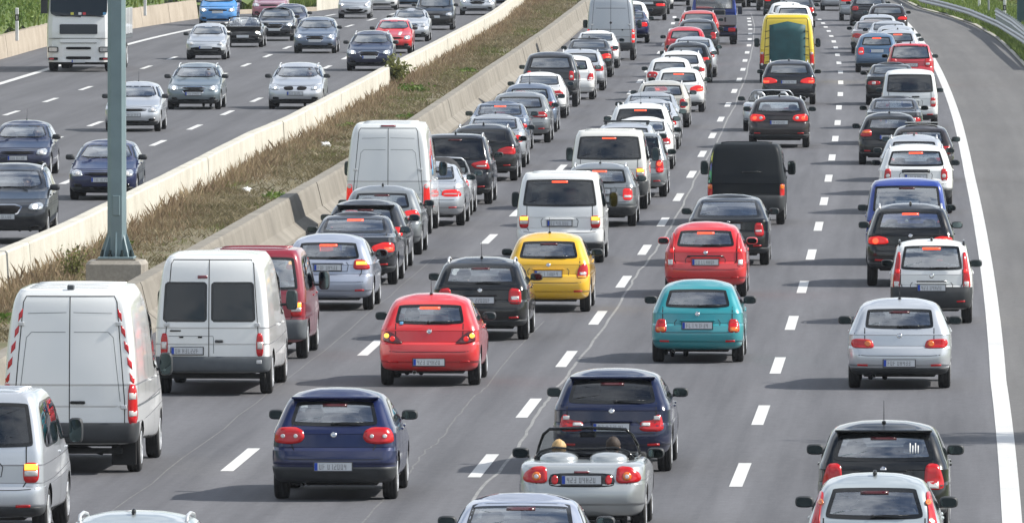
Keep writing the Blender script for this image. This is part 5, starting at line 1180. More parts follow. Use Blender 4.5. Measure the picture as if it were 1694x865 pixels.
def x_greyvan(B, t, s, pm):
    van_doors(B, t, .80, .68, .19, .945, hinge=(.55,), arc=False)
    seam(B, 'door_crease', 'rear', [(-.6, .80*B.H), (.6, .80*B.H)], t, .02, mat=PLASTIC_GREY)
    for (x, z, r) in ((0, .58*B.H, .05), (.47, .47*B.H, .035)):
        patch(B, 'badge' if x == 0 else 'door_lock', 'rear', [(x+r*math.cos(a), z+r*math.sin(a)) for a in np.linspace(0, 6.28, 12)[:-1]], t, [FRIT], .01, 0, .01, .1, rings=(1, .5))
def x_transit(B, t, s, pm):
    W, H = B.W, B.H
    van_doors(B, t, .80, .70, .145, .955, hinge=(.50, .24), split=-.05, arc=False)
    for (a, b_) in ((-.84, -.085), (-.015, .74)):
        q = rounded([(a*W, .52*H), (b_*W, .52*H), ((b_*.955 if b_ > .5 else b_)*W, .80*H), ((a*.955 if a < -.5 else a)*W, .80*H)], 2, .06)
        patch(B, 'rear_window', 'rear', q, t, [G_VAN, FRIT], .006, .04, .012, .08, fit=True)
    patch(B, 'high_brake_lamp', 'rear', [(-.24, .825*H), (-.08, .825*H), (-.08, .845*H), (-.24, .845*H)], t, [simple('dark_red_lens', (.16, .01, .02), .2, 0, 1)], .012, 0, .01, .1, rings=(1, .5))
    handle(B, t, .12, .385, .07, PLASTIC)
    seam(B, 'door_crease', 'rear', [(-.74*W, .42*H), (.02*W, .42*H), (.03*W, .40*H), (.03*W, .30*H)], t, .008, mat=PLASTIC_GREY); seam(B, 'door_crease', 'rear', [(-.8*W, .262*H), (.8*W, .262*H)], t, .008, mat=PLASTIC_GREY)
    h, n = B.hit('rear', -.62*W, .458*H); b = MB(); b.box(h.x-.09, h.x+.09, h.y-.012, h.y, h.z-.012, h.z+.012); put('badge', b.mesh('badge', FRIT), t)
    for x in (-.52, -.20): h, n = B.hit('rear', x*W, .415*H); b = MB(); b.box(h.x-.035, h.x+.035, h.y-.02, h.y, h.z-.015, h.z+.015, .006); put('plate_lamp', b.mesh('plate_lamp', FRIT), t)
    h, n = B.hit('rear', -.40*W, .31*H); p = put('number_plate', plate_me(), t, (-.42*W, h.y-.016, .318*H)); put('country_band', plate_band(), p); put('lettering', plate_text(2), p); put('plate_holder', plate_edge(), p)
    b = MB(); b.box(-W+.1, W-.1, -.8, -.7, .28, .36, .01); put('bumper_bar', b.mesh('bumper_bar', UNDER), t)
def x_t5(B, t, s, pm):
    seg_boxes(B, 'roof_rib', t, pm, [-.42+.5*k for k in range(6)], .60, .014)
def x_redt5(B, t, s, pm): x_t5(B, t, s, pm)
def x_mural(B, t, s, pm):
    """black van: green, yellow and violet swirls up its left edge, blank dark door"""
    W, H = B.W, B.H; cols = {'g': simple('mural_green', (.08, .42, .14), .35), 'y': simple('mural_yellow', (.62, .60, .05), .35), 'v': simple('mural_violet', (.12, .10, .38), .35), 'c': simple('mural_mint', (.20, .48, .35), .35)}
    for (c, q) in (('g', [(-.985, .52), (-.90, .52), (-.885, .72), (-.955, .70)]), ('v', [(-.965, .70), (-.90, .64), (-.885, .76), (-.94, .80)]), ('y', [(-.925, .76), (-.885, .74), (-.845, .90), (-.875, .92)]), ('c', [(-.985, .50), (-.93, .505), (-.93, .56), (-.98, .56)]), ('v', [(-.98, .575), (-.92, .57), (-.915, .62), (-.97, .63)])):
        patch(B, 'mural_patch', 'rear', [(x*W*.98, z*H) for x, z in q], t, [cols[c]], .004, 0, .004, .1, rings=(1, .5))
    seg_boxes(B, 'roof_rib', t, pm, [-.42+.5*k for k in range(6)], .60, .014)
def x_post(B, t, s, pm):
    """yellow box van with a green tarpaulin laced over the open rear"""
    W, H = B.W, B.H; TA = simple('green_tarpaulin', (.012, .075, .082), .6, var=.2, vs=3); V = []; F = []
    pr = [(-.63, .20), (.66, .20), (.66, .835), (.02, .89), (-.63, .835)]
    patch(B, 'tarpaulin', 'rear', [(x*W, z*H) for x, z in pr], t, [TA], .03, 0, .05, .2)
    for sg in (-1, 1):
        for zf in (.30, .40, .52, .64, .74):
            h, n = B.hit('rear', sg*.78*W, zf*H); h2, _ = B.hit('rear', sg*.63*W, (zf+.015)*H); b = MB(); b.tube([(h.x, h.y-.01, h.z), (h2.x, h2.y-.04, h2.z)], .012, 6); put('lashing', b.mesh('lashing', UNDER), t)
    seam(B, 'door_gap', 'rear', [(-.84*W, .2*H), (-.74*W, .90*H), (-.7*W, .935*H), (.7*W, .935*H), (.74*W, .90*H), (.84*W, .2*H)], t, .02)
def x_softtop(B, t, s, pm):
    pass
def x_cab(roof='open'):
    def f(B, t, s, pm):
        W = B.W; cock = rounded([(-.64*W/.85, .0), (.64*W/.85, .0), (.69*W/.85, .9), (.66*W/.85, 1.70), (0, 1.82), (-.66*W/.85, 1.70), (-.69*W/.85, .9)], 2, .12)
        B.cut('top', cock)
        lip = []
        for p in list(cock)+[cock[0]]: h, n = B.hit('top', p[0], p[1]); lip.append((h.x, h.y, h.z+.004))
        b = MB(); b.tube(lip, .018, 6); put('cockpit_rim', b.mesh('cockpit_rim', FRIT, smooth=True), t)
        b = MB(); b.box(-W+.12, W-.12, -.1, 1.75, .36, .42); b.box(-W+.13, W-.13, 1.55, 1.95, .42, .90, .04); b.box(-W+.13, W-.13, -.05, .06, .42, .90, .03); put('cabin_tub', b.mesh('cabin_tub', UNDER), t)
        # windscreen: dark frame, glass, mirror
        wb_, wt_ = .70*W/.85, .56*W/.85; zt_ = B.H-.02; y0, y1 = 1.86, 1.28; zb_ = .93*B.sz
        fr = [(-wb_, y0-.12, zb_-.02), (-wb_+.04, y0-.2, zb_+.14), (-wt_-.03, y1+.04, zt_-.09), (-wt_+.05, y1, zt_-.02), (0, y1-.02, zt_), (wt_-.05, y1, zt_-.02), (wt_+.03, y1+.04, zt_-.09), (wb_-.04, y0-.2, zb_+.14), (wb_, y0-.12, zb_-.02)]
        b = MB(); b.tube(fr, .022, 8); put('windscreen_frame', b.mesh('windscreen_frame', FRIT if roof == 'open' else pm, smooth=True), t)
        b = MB(); q = [(-wb_+.02, y0-.12, zb_-.02), (-wt_, y1+.02, zt_-.06), (-.2, y1, zt_-.01), (.2, y1, zt_-.01), (wt_, y1+.02, zt_-.06), (wb_-.02, y0-.12, zb_-.02), (0, y0+.06, zb_-.03)]; q2 = [(x, y+.006, z) for x, y, z in q]
        b.add(q, [(0, 1, 2, 6), (6, 2, 3), (6, 3, 4, 5)]); put('windscreen', b.mesh('windscreen', G_CLEAR), t)
        b = MB(); b.box(-.11, .11, y1+.02, y1+.05, zt_-.13, zt_-.06, .015); put('rear_view_mirror', b.mesh('rear_view_mirror', FRIT), t)
        for sg in (-1, 1):
            b = MB(); b.tube([(sg*(wb_-.01), y0-.22, zb_+.02), (sg*(wb_-.02), .85, zb_+.04)], .016, 6); put('door_trim', b.mesh('door_trim', FRIT), t)
            put('seat', seat_me(), t, (sg*.36, .72, -.16))
        if roof == 'open':
            # twin fairings behind the seats and the wind deflector
            for sg in (-1, 1):
                b = MB(); b.ell((sg*.33, -.05, .955), .26, .33, .115, 16, 10, .8); put('headrest_fairing', b.mesh('headrest_fairing', pm, smooth=True), t)
            b = MB(); p = [(-.66, .06, .97), (-.58, .10, 1.07), (-.40, .12, 1.12), (-.15, .12, 1.10), (0, .12, 1.10), (.15, .12, 1.10), (.40, .12, 1.12), (.58, .10, 1.07), (.66, .06, .97)]; b.tube(p, .016, 6); put('wind_deflector', b.mesh('wind_deflector', FRIT, smooth=True), t)
            b = MB(); b.add([(x, y+.003, z) for x, y, z in p] + [(x, y+.003, .93) for x, y, z in p], [(i, i+1, i+10, i+9) for i in range(8)]); put('deflector_mesh', b.mesh('deflector_mesh', glass_mat('mesh_screen', (.25, .25, .26), .6)), t)
            patch(B, 'high_brake_lamp', 'rear', [(-.10, .845*B.sz), (.10, .845*B.sz), (.10, .87*B.sz), (-.10, .87*B.sz)], t, [simple('dark_red_lens', (.16, .01, .02), .2, 0, 1)], .012, 0, .01, .1, rings=(1, .5))
            o = patch(B, 'plate_surround', 'rear', rounded([(-.42, .66*B.sz), (.42, .66*B.sz), (.44, .75*B.sz), (.40, .845*B.sz), (-.40, .845*B.sz), (-.44, .75*B.sz)], 2, .18), t, [FRIT], .010, 0, .012, .08)
            for sg in (-1, 1):
                q = [(sg*.355+.045*math.cos(a), .755*B.sz+.062*math.sin(a)) for a in np.linspace(0, 6.28, 13)[:-1]]; patch(B, 'inner_lamp', 'rear', q, o, [RED], .018, 0, .008, .1, rings=(1, .5))
        elif roof == 'hoops':
            for sg in (-1, 1):
                b = MB(); b.tube([(sg*.36-.15, .1, .92), (sg*.36-.14, .1, 1.10), (sg*.36-.06, .1, 1.19), (sg*.36+.06, .1, 1.19), (sg*.36+.14, .1, 1.10), (sg*.36+.15, .1, .92)], .035, 8); put('roll_hoop', b.mesh('roll_hoop', ALLOY, smooth=True), t)
        elif roof == 'soft':
            V = []; F = []
            for i, (y, z, w) in enumerate([(-.42, .95, .66), (-.30, 1.08, .63), (-.02, 1.27, .58), (.35, 1.36, .555), (.9, 1.385, .55), (1.28, 1.36, .55)]):
                for k in range(9): a = -1+k/4; V.append((a*w*(1 if abs(a) < 1 else 1.12), y, .94 + (z-.94)*(1-abs(a)**4.5)))
            for i in range(5):
                for k in range(8): F.append((i*9+k, i*9+k+1, i*9+10+k, i*9+9+k))
            put('soft_top', mesh('soft_top', V, F, [simple('black_canvas', (.02, .02, .022), .85, var=.2)]), t)
    return f
def x_box(B, t, s, pm): seam(B, 'door_gap', 'rear', [(0, .4), (0, 2.0)], t, .02)
def x_caddy(B, t, s, pm): handle(B, t, .18, .55, .12)
def x_sunroof(B, t, s, pm):
    h, n = B.hit('top', 0, .3); b = MB(); b.box(-.44, .44, .15, .75, h.z+.015, h.z+.05, .012); put('sunroof_panel', b.mesh('sunroof_panel', FRIT), t)
def x_bars(B, t, s, pm):
    for y in (.1, .9):
        h, n = B.hit('top', .5, y); b = MB(); b.box(-.62, .62, y-.03, y+.03, h.z+.06, h.z+.10, .01)
        for sg in (-1, 1): b.box(sg*.56-.03, sg*.56+.03, y-.04, y+.04, h.z-.03, h.z+.06)
        put('roof_bar', b.mesh('roof_bar', PLASTIC), t)
def x_duster(B, t, s, pm):
    q = rounded([(-.34, .60*B.H), (.34, .60*B.H), (.34, .655*B.H), (-.34, .655*B.H)], 1, .1); patch(B, 'tailgate_trim', 'rear', q, t, [FRIT], .02, 0, .02, .1)
def x_gtrim(z, hw=.3):
    def f(B, t, s, pm):
        q = [(-hw, z*B.H), (hw, z*B.H), (hw, z*B.H+.035), (-hw, z*B.H+.035)]; patch(B, 'tailgate_handle', 'rear', q, t, [FRIT], .022, 0, .02, .1, rings=(1, .5))
    return f
def x_alhambra(B, t, s, pm): x_gtrim(.56, .32)(B, t, s, pm)
def x_mini(B, t, s, pm):
    for sg in (-1, 1): patch(B, 'bonnet_stripe', 'top', [(sg*.24, 2.3), (sg*.40, 2.3), (sg*.34, 3.0), (sg*.22, 3.0)], t, [P('white')], .004, 0, .004, .2, rings=(1, .5))
    patch(B, 'white_roof', 'top', rounded([(-.53, .1), (.53, .1), (.53, 1.0), (-.53, 1.0)], 1, .1), t, [P('white')], .006, 0, .01, .15)
def x_mirrorcar(B, t, s, pm): pass
def x_stickers(B, t, s, pm):
    for k in range(4): patch(B, 'window_sticker', 'rear', [(.34+.035*k, 1.17), (.355+.035*k, 1.17), (.355+.035*k, 1.30-.03*(k % 2)), (.34+.035*k, 1.30-.03*(k % 2))], t, [WHITEP], .012, 0, .004, .2, rings=(1, .5))
def x_blue_sticker(B, t, s, pm):
    patch(B, 'window_sticker', 'rear', [(-.50, 1.03), (-.44, 1.03), (-.44, 1.08), (-.50, 1.08)], t, [simple('sticker_blue', (.1, .35, .6), .5)], .012, 0, .004, .2, rings=(1, .5))
def x_tiguan(B, t, s, pm): pass

QR = 'cars queuing in the right-hand carriageway'; QL = 'vehicles driving towards the camera'
def car(*a, **k): k.setdefault('group', QR); return vehicle(*a, **k)
# ---------------------------------------------------------------- lane beside the grey barrier, nearest first
car('van', 'people_carrier', 'silver white van cut off by the bottom left corner, amber lamp on its tail light', 'van', -35, 888, 'silver', lights='t5', lit=True, tint=True, bumper='paint', extra=x_t5, plate=.47, wiper=False)
car('highvan', 'panel_van', 'white high-roof panel van with red and white warning stripes on its rear edges', 'van', 124, 779, 'white', H=2.72, lights='sprinter', rear_glass=False, bumper='plastic', plate=0, extra=x_sprinter)
car('highvan', 'panel_van', 'white van with two dark rear windows, in front of the striped panel van', 'van', 357, 650, 'white', W=.97, H=2.34, lights='transit', rear_glass=False, bumper='grey', plate=0, extra=x_transit)
car('van', 'minibus', 'dark red van half hidden behind the white van with two rear windows', 'van', 423, 592, 'darkred', lights='t5', lit=True, bumper='grey', extra=x_redt5, plate=.47, wiper=False)
car('hatch', 'hatchback', 'silver blue three-door hatchback with lit brake lights, right of the red van', 'car', 545, 512, 'silverblue', W=.885, H=1.44, lights='audi', lit=True, chmsl='on', plate=.585, valance=False, wiper=.05)
car('sedan', 'saloon_car', 'black saloon with glowing L-shaped tail light just ahead of the silver blue hatchback', 'car', 587, 470, 'blueblack', W=.905, H=1.43, lights='bmw', lit='full', chmsl='on', plate=.55)
car('hatch', 'hatchback', 'dark grey hatchback wedged between the black saloon and the grey hatchback', 'car', 606, 447.5, 'darkgrey', W=.89, H=1.47, lights='rect', lit='full', plate=.55, spoiler=True)
car('hatch', 'hatchback', 'mid grey hatchback right behind the tall white delivery van', 'car', 633, 421, 'grey', W=.895, H=1.49, lights='golf6', lit='full', ant='fin', bumper='paint', valance=False)
car('highvan', 'panel_van', 'tall plain white delivery van with tall red lamps, blocking the barrier in mid queue', 'van', 645, 387, 'offwhite', H=2.60, lights='crafter', lit='full', rear_glass=False, bumper='plastic', plate=0, extra=x_crafter)
car('sedan', 'saloon_car', 'silver saloon with orange-red lamps emerging right of the tall white delivery van', 'car', 706, 373, 'silver', W=.925, H=1.47, lights='merc', lit='full', plate=.52, valance=False)
car('cabrio', 'convertible', 'silver convertible with its black soft top closed, ahead of the silver saloon', 'car', 724, 356, 'silver', W=.87, H=1.38, lights='rect', plate=.5, extra=x_cab('soft'), exhaust=0)
car('mpv', 'people_carrier', 'black people carrier with wedge-shaped red and white tail lights and dark rear glass', 'car', 754, 337.5, 'blueblack', H=1.74, lights='wedge', tint=True, ant='fin', rails=True, plate=.5, chmsl='off')
car('wagon', 'estate_car', 'black estate with silver roof rails just ahead of the black people carrier', 'car', 800, 299, 'black', W=.93, H=1.49, lights='bmw', tint=True, ant='fin', rails=True, plate=.5)
car('sedan', 'saloon_car', 'grey saloon with a rounded roof, ahead of the black estate with roof rails', 'car', 818, 277, 'lightgrey', lights='rect', lit='full', ant='fin', plate=.55)
car('sedan', 'saloon_car', 'blue grey saloon showing a red strip lamp under its roof, beside the grey barrier', 'car', 827, 251, 'bluegrey', lights='low', chmsl='on', ant='fin', plate=.55)
car('wagon', 'estate_car', 'silver grey estate with wide flat tail lights, right of the blue grey saloon', 'car', 861, 236, 'grey', W=.93, H=1.5, lights='a6', plate=.45, valance=False)
car('hatch', 'hatchback', 'dark blue grey hatchback with roof aerial, ahead of the silver grey estate', 'car', 876, 218.6, 'bluegrey', W=.885, lights='rect', ant='long', plate=.5)
car('sedan', 'saloon_car', 'white saloon behind the dark off-road car with blacked-out rear glass', 'car', 892, 195.5, 'white', W=.915, H=1.45, lights='a6', ant='fin', plate=.5)
car('suv', 'suv', 'large dark off-road car with blacked-out rear glass beside the grey barrier', 'suv', 911, 177, 'darkgrey', W=.95, H=1.84, lights='duster', tint=True, ant=None, plate=0, wiper=False, mirror='van')
car('hatch', 'hatchback', 'white hatchback with a red angular lamp, right of the dark off-road car', 'car', 946, 165, 'white', W=.82, H=1.5, lights='fabia', plate=.52, valance=False)
car('wagon', 'estate_car', 'silver estate with roof rails ahead of the white hatchback with the angular lamp', 'car', 960, 150, 'silver', W=.90, H=1.47, lights='bmw', rails=True, ant='fin', plate=.5)
car('sedan', 'saloon_car', 'black saloon with a pale blue rear window, behind the white saloon at the grey van', 'car', 974, 128, 'black', W=.92, H=1.46, lights='bmw', lit='full', ant='fin', plate=.5)
car('sedan', 'saloon_car', 'white saloon directly behind the silver grey high-roof van', 'car', 987, 113, 'white', W=.90, H=1.44, lights='merc', ant='fin', plate=.5)
car('highvan', 'panel_van', 'silver grey high-roof van with a round badge, at the upper end of the barrier queue', 'van', 1011, 100, 'lightgrey', H=2.65, lights='sprinter', lit='full', rear_glass=False, bumper='plastic', plate=0, extra=x_greyvan)
car('sedan', 'saloon_car', 'dark blue saloon with bright red lamp just right of the silver grey high-roof van', 'car', 1041, 71, 'navy', lights='rect', lit='full', plate=.55)
car('hatch', 'hatchback', 'white hatchback ahead of the dark blue saloon near the top edge', 'car', 1042, 57, 'white', H=1.5, lights='rect', lit='full', plate=.5)
car('sedan', 'saloon_car', 'black saloon with an orange-red lamp near the top edge, ahead of the white hatchback', 'car', 1072, 34, 'black', W=.93, lights='low', lit='full', plate=.6)
car('hatch', 'hatchback', 'dark hatchback with a red lamp cut by the top edge, right of the black saloon', 'car', 1080, 24, 'darkgrey', lights='rect', lit='full', plate=0)
car('hatch', 'hatchback', 'white hatchback cut by the top edge in the lane beside the barrier', 'car', 1087, 16, 'white', lights='rect', plate=0)
car('wagon', 'estate_car', 'dark estate at the top edge left of the blue pickup truck', 'car', 1114, 10, 'darknavy', lights='rect', plate=0)
# ---------------------------------------------------------------- second lane
car('wagon', 'estate_car', 'pale silver estate showing only its railed roof over the bottom edge at left', 'car', 222, 1066, 'silvergreen', W=.90, H=1.5, lights='rect', rails=True, ant='fin', plate=.5)
c_navy = car('hatch', 'hatchback', 'navy blue hatchback with round twin tail lamps, alone at the bottom of the second lane', 'car', 556.5, 824, 'navy', H=1.5, lights='round2', bumper='half', plate=.325, ant=None, wiper=-.02, spoiler=True)
c_corsa = car('hatch', 'hatchback', 'red three-door hatchback with pointed tail lamps and chrome exhaust', 'car', 713, 636, 'red', W=.855, H=1.5, lights='corsa', lit=True, chmsl='on', plate=.275, valance=False, ant='long', win=(.70, .90, .66, .62), exhaust=-.24, extra=x_blue_sticker, wiper=-.02)
c_oct = car('wagon', 'estate_car', 'black estate with tall red lamps and long aerial, between the red and yellow hatchbacks', 'car', 797, 561, 'black', W=.885, H=1.49, lights='octavia', ant='long', rails=True, plate=.505, bumper='paint', wiper=-.05)
car('hatch', 'hatchback', 'yellow hatchback with angular red lamps, behind the white passenger van', 'car', 909, 515, 'yellow', W=.82, H=1.5, lights='fabia', ant='long', plate=.505, bumper='paint', valance=False, wiper=-.05)
car('van', 'minibus', 'white passenger van with a wide rear window and number plate, ahead of the yellow hatchback', 'van', 928, 434, 'white', lights='t5', lit=True, tint=True, bumper='paint', chmsl='on', plate=.445, extra=x_t5, wiper=False)
car('wagon', 'estate_car', 'silver grey estate with dark bumper, right of the white passenger van', 'car', 993, 374, 'grey', W=.875, H=1.48, lights='passat_old', lit='full', chmsl='on', ant='long', rails=True, plate=.57, bumper='half')
car('van', 'minibus', 'cream white passenger van with wide dark rear window, second white van in its lane', 'van', 1009, 345.7, 'cream', lights='t5', lit=True, tint=True, bumper='plastic', chmsl='on', plate=.44, extra=x_t5, wiper=False)
car('mpv', 'people_carrier', 'grey compact people carrier with round lit lamps, right of the cream passenger van', 'car', 1047, 325.6, 'grey', W=.895, H=1.62, lights='touran', lit=True, tint=True, rails=True, plate=.45, valance=False)
car('wagon', 'estate_car', 'pale silver estate with black roof bars, ahead of the cream passenger van', 'car', 1036, 293, 'silver', W=.89, H=1.46, lights='rect', lit=True, chmsl='on', extra=x_bars, plate=.5)
car('sedan', 'saloon_car', 'white saloon squeezed between the estate with roof bars and the white off-road car', 'car', 1063, 280, 'white', W=.88, H=1.4, lights='rect', plate=.5)
car('suv', 'suv', 'white off-road car with dark rear glass, orange lamp and long roof aerial', 'suv', 1060, 267, 'white', W=.92, H=1.62, lights='low', lit=True, tint=True, chmsl='on', ant='long', rails=True, plate=.5)
car('sedan', 'saloon_car', 'pale silver saloon just ahead of the white off-road car with the aerial', 'car', 1074, 247, 'silver', lights='rect', ant='fin', plate=.5)
car('sedan', 'saloon_car', 'darker silver saloon with a broad arched roof behind the beige estate', 'car', 1076, 233, 'lightgrey', W=.93, lights='rect', plate=.5)
car('wagon', 'estate_car', 'beige silver estate with a red dot lit in its rear window', 'car', 1096, 211, 'beige', W=.875, H=1.46, lights='octavia1', rails=True, plate=.55, bumper='half')
car('hatch', 'hatchback', 'white hatchback with orange-red lamps, right and ahead of the beige silver estate', 'car', 1123, 185.5, 'white', W=.875, H=1.44, lights='bmw', lit='full', chmsl='on', plate=.5)
car('hatch', 'hatchback', 'white small hatchback with a round red left lamp, left edge of the second lane', 'car', 1108, 166, 'white', W=.84, H=1.46, lights='round2', ant='fin', plate=.5)
car('wagon', 'estate_car', 'white estate with roof rails and slanted lamp, behind the black hatchback', 'car', 1127, 154, 'white', W=.885, H=1.49, lights='tiguan', rails=True, ant='fin', plate=.5)
car('hatch', 'hatchback', 'black hatchback with a pale roof ahead of the white estate with roof rails', 'car', 1138, 137, 'black', W=.9, lights='rect', lit='full', ant='fin', plate=.5)
car('sedan', 'saloon_car', 'silver saloon right of the black hatchback with the pale roof', 'car', 1147, 128, 'silver', H=1.5, lights='rect', ant='fin', plate=.5)
car('hatch', 'hatchback', 'cherry red hatchback with a pink roof glare, left side of the upper second lane', 'car', 1134, 107, 'cherry', W=.86, H=1.48, lights='pillar', plate=.5)
car('wagon', 'estate_car', 'dark estate with a silver roof ahead of the cherry red hatchback', 'car', 1154, 92, 'darkgrey', H=1.5, lights='octavia', rails=True, plate=.5)
car('wagon', 'estate_car', 'orange red estate with roof rails, left of the blue pickup truck', 'car', 1156, 77, 'orangered', H=1.55, lights='pillar', rails=True, plate=0)
car('wagon', 'estate_car', 'dark car beyond the blue pickup truck at the top edge', 'car', 1206, 13, 'black', lights='rect', plate=0)
# ---------------------------------------------------------------- third lane
car('sedan', 'saloon_car', 'blue silver saloon of which only roof and rear window rise over the bottom edge', 'car', 860, 1026, 'silverblue', W=.89, H=1.43, lights='rect', plate=.5)
cab = car('cabrio', 'convertible', 'open silver convertible with two people in it, at the bottom centre', 'car', 966, 880, 'silvergrey', H=1.34, lights='cabrio', plate=.556, bumper='paint', valance=False, extra=x_cab('open'))
car('wagon', 'estate_car', 'navy estate with dark tinted rear window, right ahead of the open silver convertible', 'car', 1015, 778, 'darknavy', W=.87, H=1.46, lights='bmw_estate', lit=False, tint=True, plate=.465, bumper='paint', valance=False, wiper=.05, spoiler=True)
c_turq = car('hatch', 'hatchback', 'turquoise hatchback with a wiper raised on its rear window', 'car', 1155, 598, 'turquoise', W=.82, H=1.40, lights='corolla', plate=.475, bumper='paint', valance=False, wiper=.02, chmsl=None)
car('hatch', 'hatchback', 'red hatchback with tall lit pillar lamps, ahead of the turquoise hatchback', 'car', 1168, 490.5, 'red', W=.835, H=1.46, lights='pillar', lit=True, chmsl='on', plate=.49, valance=False, extra=x_gtrim(.555, .36), wiper=-.05, mcol='red')
car('liftback', 'saloon_car', 'black liftback with tall striped red lamps, half hidden by the red hatchback', 'car', 1206, 438, 'black', W=.885, H=1.49, lights='octavia1', plate=.57, bumper='paint', chmsl=None, wiper=False)
car('van', 'van', 'matt black van with a green and yellow painted left edge', 'van', 1235, 371, 'matblack', W=.93, H=1.95, lights='t4', rear_glass=False, bumper='plastic', plate=0, extra=x_mural)
car('wagon', 'estate_car', 'dark brown black estate with lit round lamps, ahead of the matt black van', 'car', 1289, 244, 'brownblack', W=.91, H=1.51, lights='passat', lit='full', ant='fin', rails=True, plate=.50, bumper='paint', wiper=.05)
car('cabrio', 'convertible', 'silver open roadster with two silver roll hoops, behind the dark brown black estate', 'car', 1276, 217, 'silver', W=.89, H=1.26, lights='low', plate=0, extra=x_cab('hoops'))
car('wagon', 'estate_car', 'black estate with red winged lamps directly behind the yellow van', 'car', 1305, 173, 'blueblack', W=.93, H=1.5, lights='bmw', lit='full', rails=True, ant='fin', plate=.52, bumper='paint', wiper=-.1)
car('highvan', 'panel_van', 'yellow high van with a dark green tarpaulin covering its rear', 'van', 1302, 137, 'postyellow', W=1.03, H=2.56, lights='crafter', rear_glass=False, bumper='plastic', plate=0, extra=x_post)
car('suv', 'suv', 'white off-road car peeking over the roof of the yellow van', 'suv', 1312, 69, 'white', W=.9, H=1.62, lights='rect', tint=True, ant='fin', plate=0)
car('hatch', 'hatchback', 'second white car just beyond the one over the yellow van roof', 'car', 1301, 58, 'white', lights='rect', ant='fin', plate=0)
car('wagon', 'estate_car', 'dark estate with silver roof beyond the white cars ahead of the yellow van', 'car', 1318, 46, 'darkgrey', lights='rect', lit='full', plate=0)
car('hatch', 'hatchback', 'black car with one red lamp near the top edge, left of the white cars', 'car', 1291, 26.5, 'black', lights='rect', lit='full', plate=0)
car('hatch', 'hatchback', 'dark red grey car at the top edge, just left of the black car', 'car', 1279, 18, 'brownblack', lights='rect', plate=0)
car('hatch', 'hatchback', 'dark car with red lamp at the top edge, leftmost of the third lane', 'car', 1262, 12, 'darkgrey', lights='rect', lit='full', plate=0)
# ---------------------------------------------------------------- right lane
car('hatch', 'hatchback', 'pale green silver hatchback cut by the bottom edge at lower right', 'car', 1447, 987, 'silvergreen', W=.83, H=1.46, lights='pillar_slim', plate=.5, ant='fin', win=(.68, .915, .70, .62), wiper=-.02)
c_cal = car('suv', 'suv', 'black crossover with window stickers and big red lamps, ahead of the pale green silver hatchback', 'car', 1462, 893, 'black', W=.875, H=1.53, lights='caliber', ant='long', plate=.565, extra=x_stickers, spoiler=True, wiper=.0)
c_maz = car('hatch', 'hatchback', 'silver hatchback with wide flat red lamps in the right lane', 'car', 1488, 641, 'silver', W=.8725, H=1.46, lights='mazda', plate=.305, ant='long', valance=True, wiper=-.02, win=(.70, .905, .64, .62))
car('boxy', 'hatchback', 'white boxy little hatchback with tall lit lamps and grey bumper', 'car', 1541, 534, 'white', W=.79, H=1.55, lights='pillar', lit=True, chmsl='on', plate=.445, bumper='plastic', ant='fin', wiper=-.02, extra=x_gtrim(.505, .28), rails='black')
car('suv', 'suv', 'black off-road car with glowing lamps and roof rails, ahead of the white boxy hatchback', 'suv', 1506, 472.5, 'black', W=.905, H=1.66, lights='tiguan', lit='full', chmsl='on', rails=True, ant='fin', plate=.46, wiper=.0)
car('caddy', 'small_van', 'royal blue boxy small van ahead of the black off-road car', 'van', 1500, 437, 'blue', lights='caddy', plate=.42, chmsl='off', wiper=False, extra=x_caddy)
car('suv', 'suv', 'white off-road car with roof rails and bumpy tail lamps, ahead of the blue small van', 'suv', 1515, 353, 'white', W=.91, H=1.66, lights='duster', chmsl='on', rails=True, plate=.545, bumper='half', extra=x_duster, wiper=.0)
car('hatch', 'hatchback', 'silver hatchback squeezed ahead of the white off-road car in the right lane', 'car', 1512, 322, 'silver', W=.875, H=1.5, lights='rect', ant='fin', rails=True, plate=.5)
car('hatch', 'hatchback', 'purple grey hatchback with its sunroof tilted open', 'car', 1524, 300, 'brownblack', W=.875, lights='rect', chmsl='off', plate=.5, extra=x_sunroof)
car('hatch', 'hatchback', 'black hatchback with a blue number plate in the right lane', 'car', 1471, 272, 'black', W=.87, H=1.42, lights='audi', ant='long', plate=.545, wiper=.05)
car('sedan', 'saloon_car', 'old silver and black saloon ahead of the black hatchback with the blue plate', 'car', 1479, 239, 'darkgrey', W=.86, H=1.40, lights='low', plate=.5)
car('caddy', 'small_van', 'white boxy small van with dark rear window in the right lane', 'van', 1505, 212.5, 'offwhite', lights='caddy', tint=True, plate=.44, chmsl='off', wiper=False, extra=x_caddy)
car('sedan', 'saloon_car', 'old black saloon with dim red lamps, left of the white boxy small van', 'car', 1474, 173.7, 'black', W=.875, H=1.41, lights='low', plate=.5)
car('mpv', 'people_carrier', 'red estate-like people carrier beside the white edge line', 'car', 1506, 142, 'cherry', W=.87, H=1.54, lights='octavia', ant='fin', plate=.5)
car('hatch', 'hatchback', 'steel blue hatchback with lit high brake light, left of the red people carrier', 'car', 1450, 120, 'steelblue', W=.83, H=1.5, lights='octavia', lit='full', chmsl='on', plate=.555)
car('hatch', 'hatchback', 'silver hatchback with glowing roof lamp just beyond the red people carrier', 'car', 1485, 112, 'silver', lights='low', lit='full', chmsl='on', ant='fin', plate=.5)
car('hatch', 'hatchback', 'pale silver hatchback with a lit lamp one place ahead of the glowing roof lamp', 'car', 1481, 104, 'silver', lights='rect', chmsl='on', ant='fin', plate=0)
car('sedan', 'saloon_car', 'brown silver saloon at the left edge of the right lane', 'car', 1443, 89, 'brownsilver', W=.89, H=1.38, lights='bmw', plate=.5)
car('sedan', 'saloon_car', 'light silver saloon ahead of the pale silver hatchback in the upper right lane', 'car', 1470, 92, 'silver', H=1.4, lights='rect', plate=0)
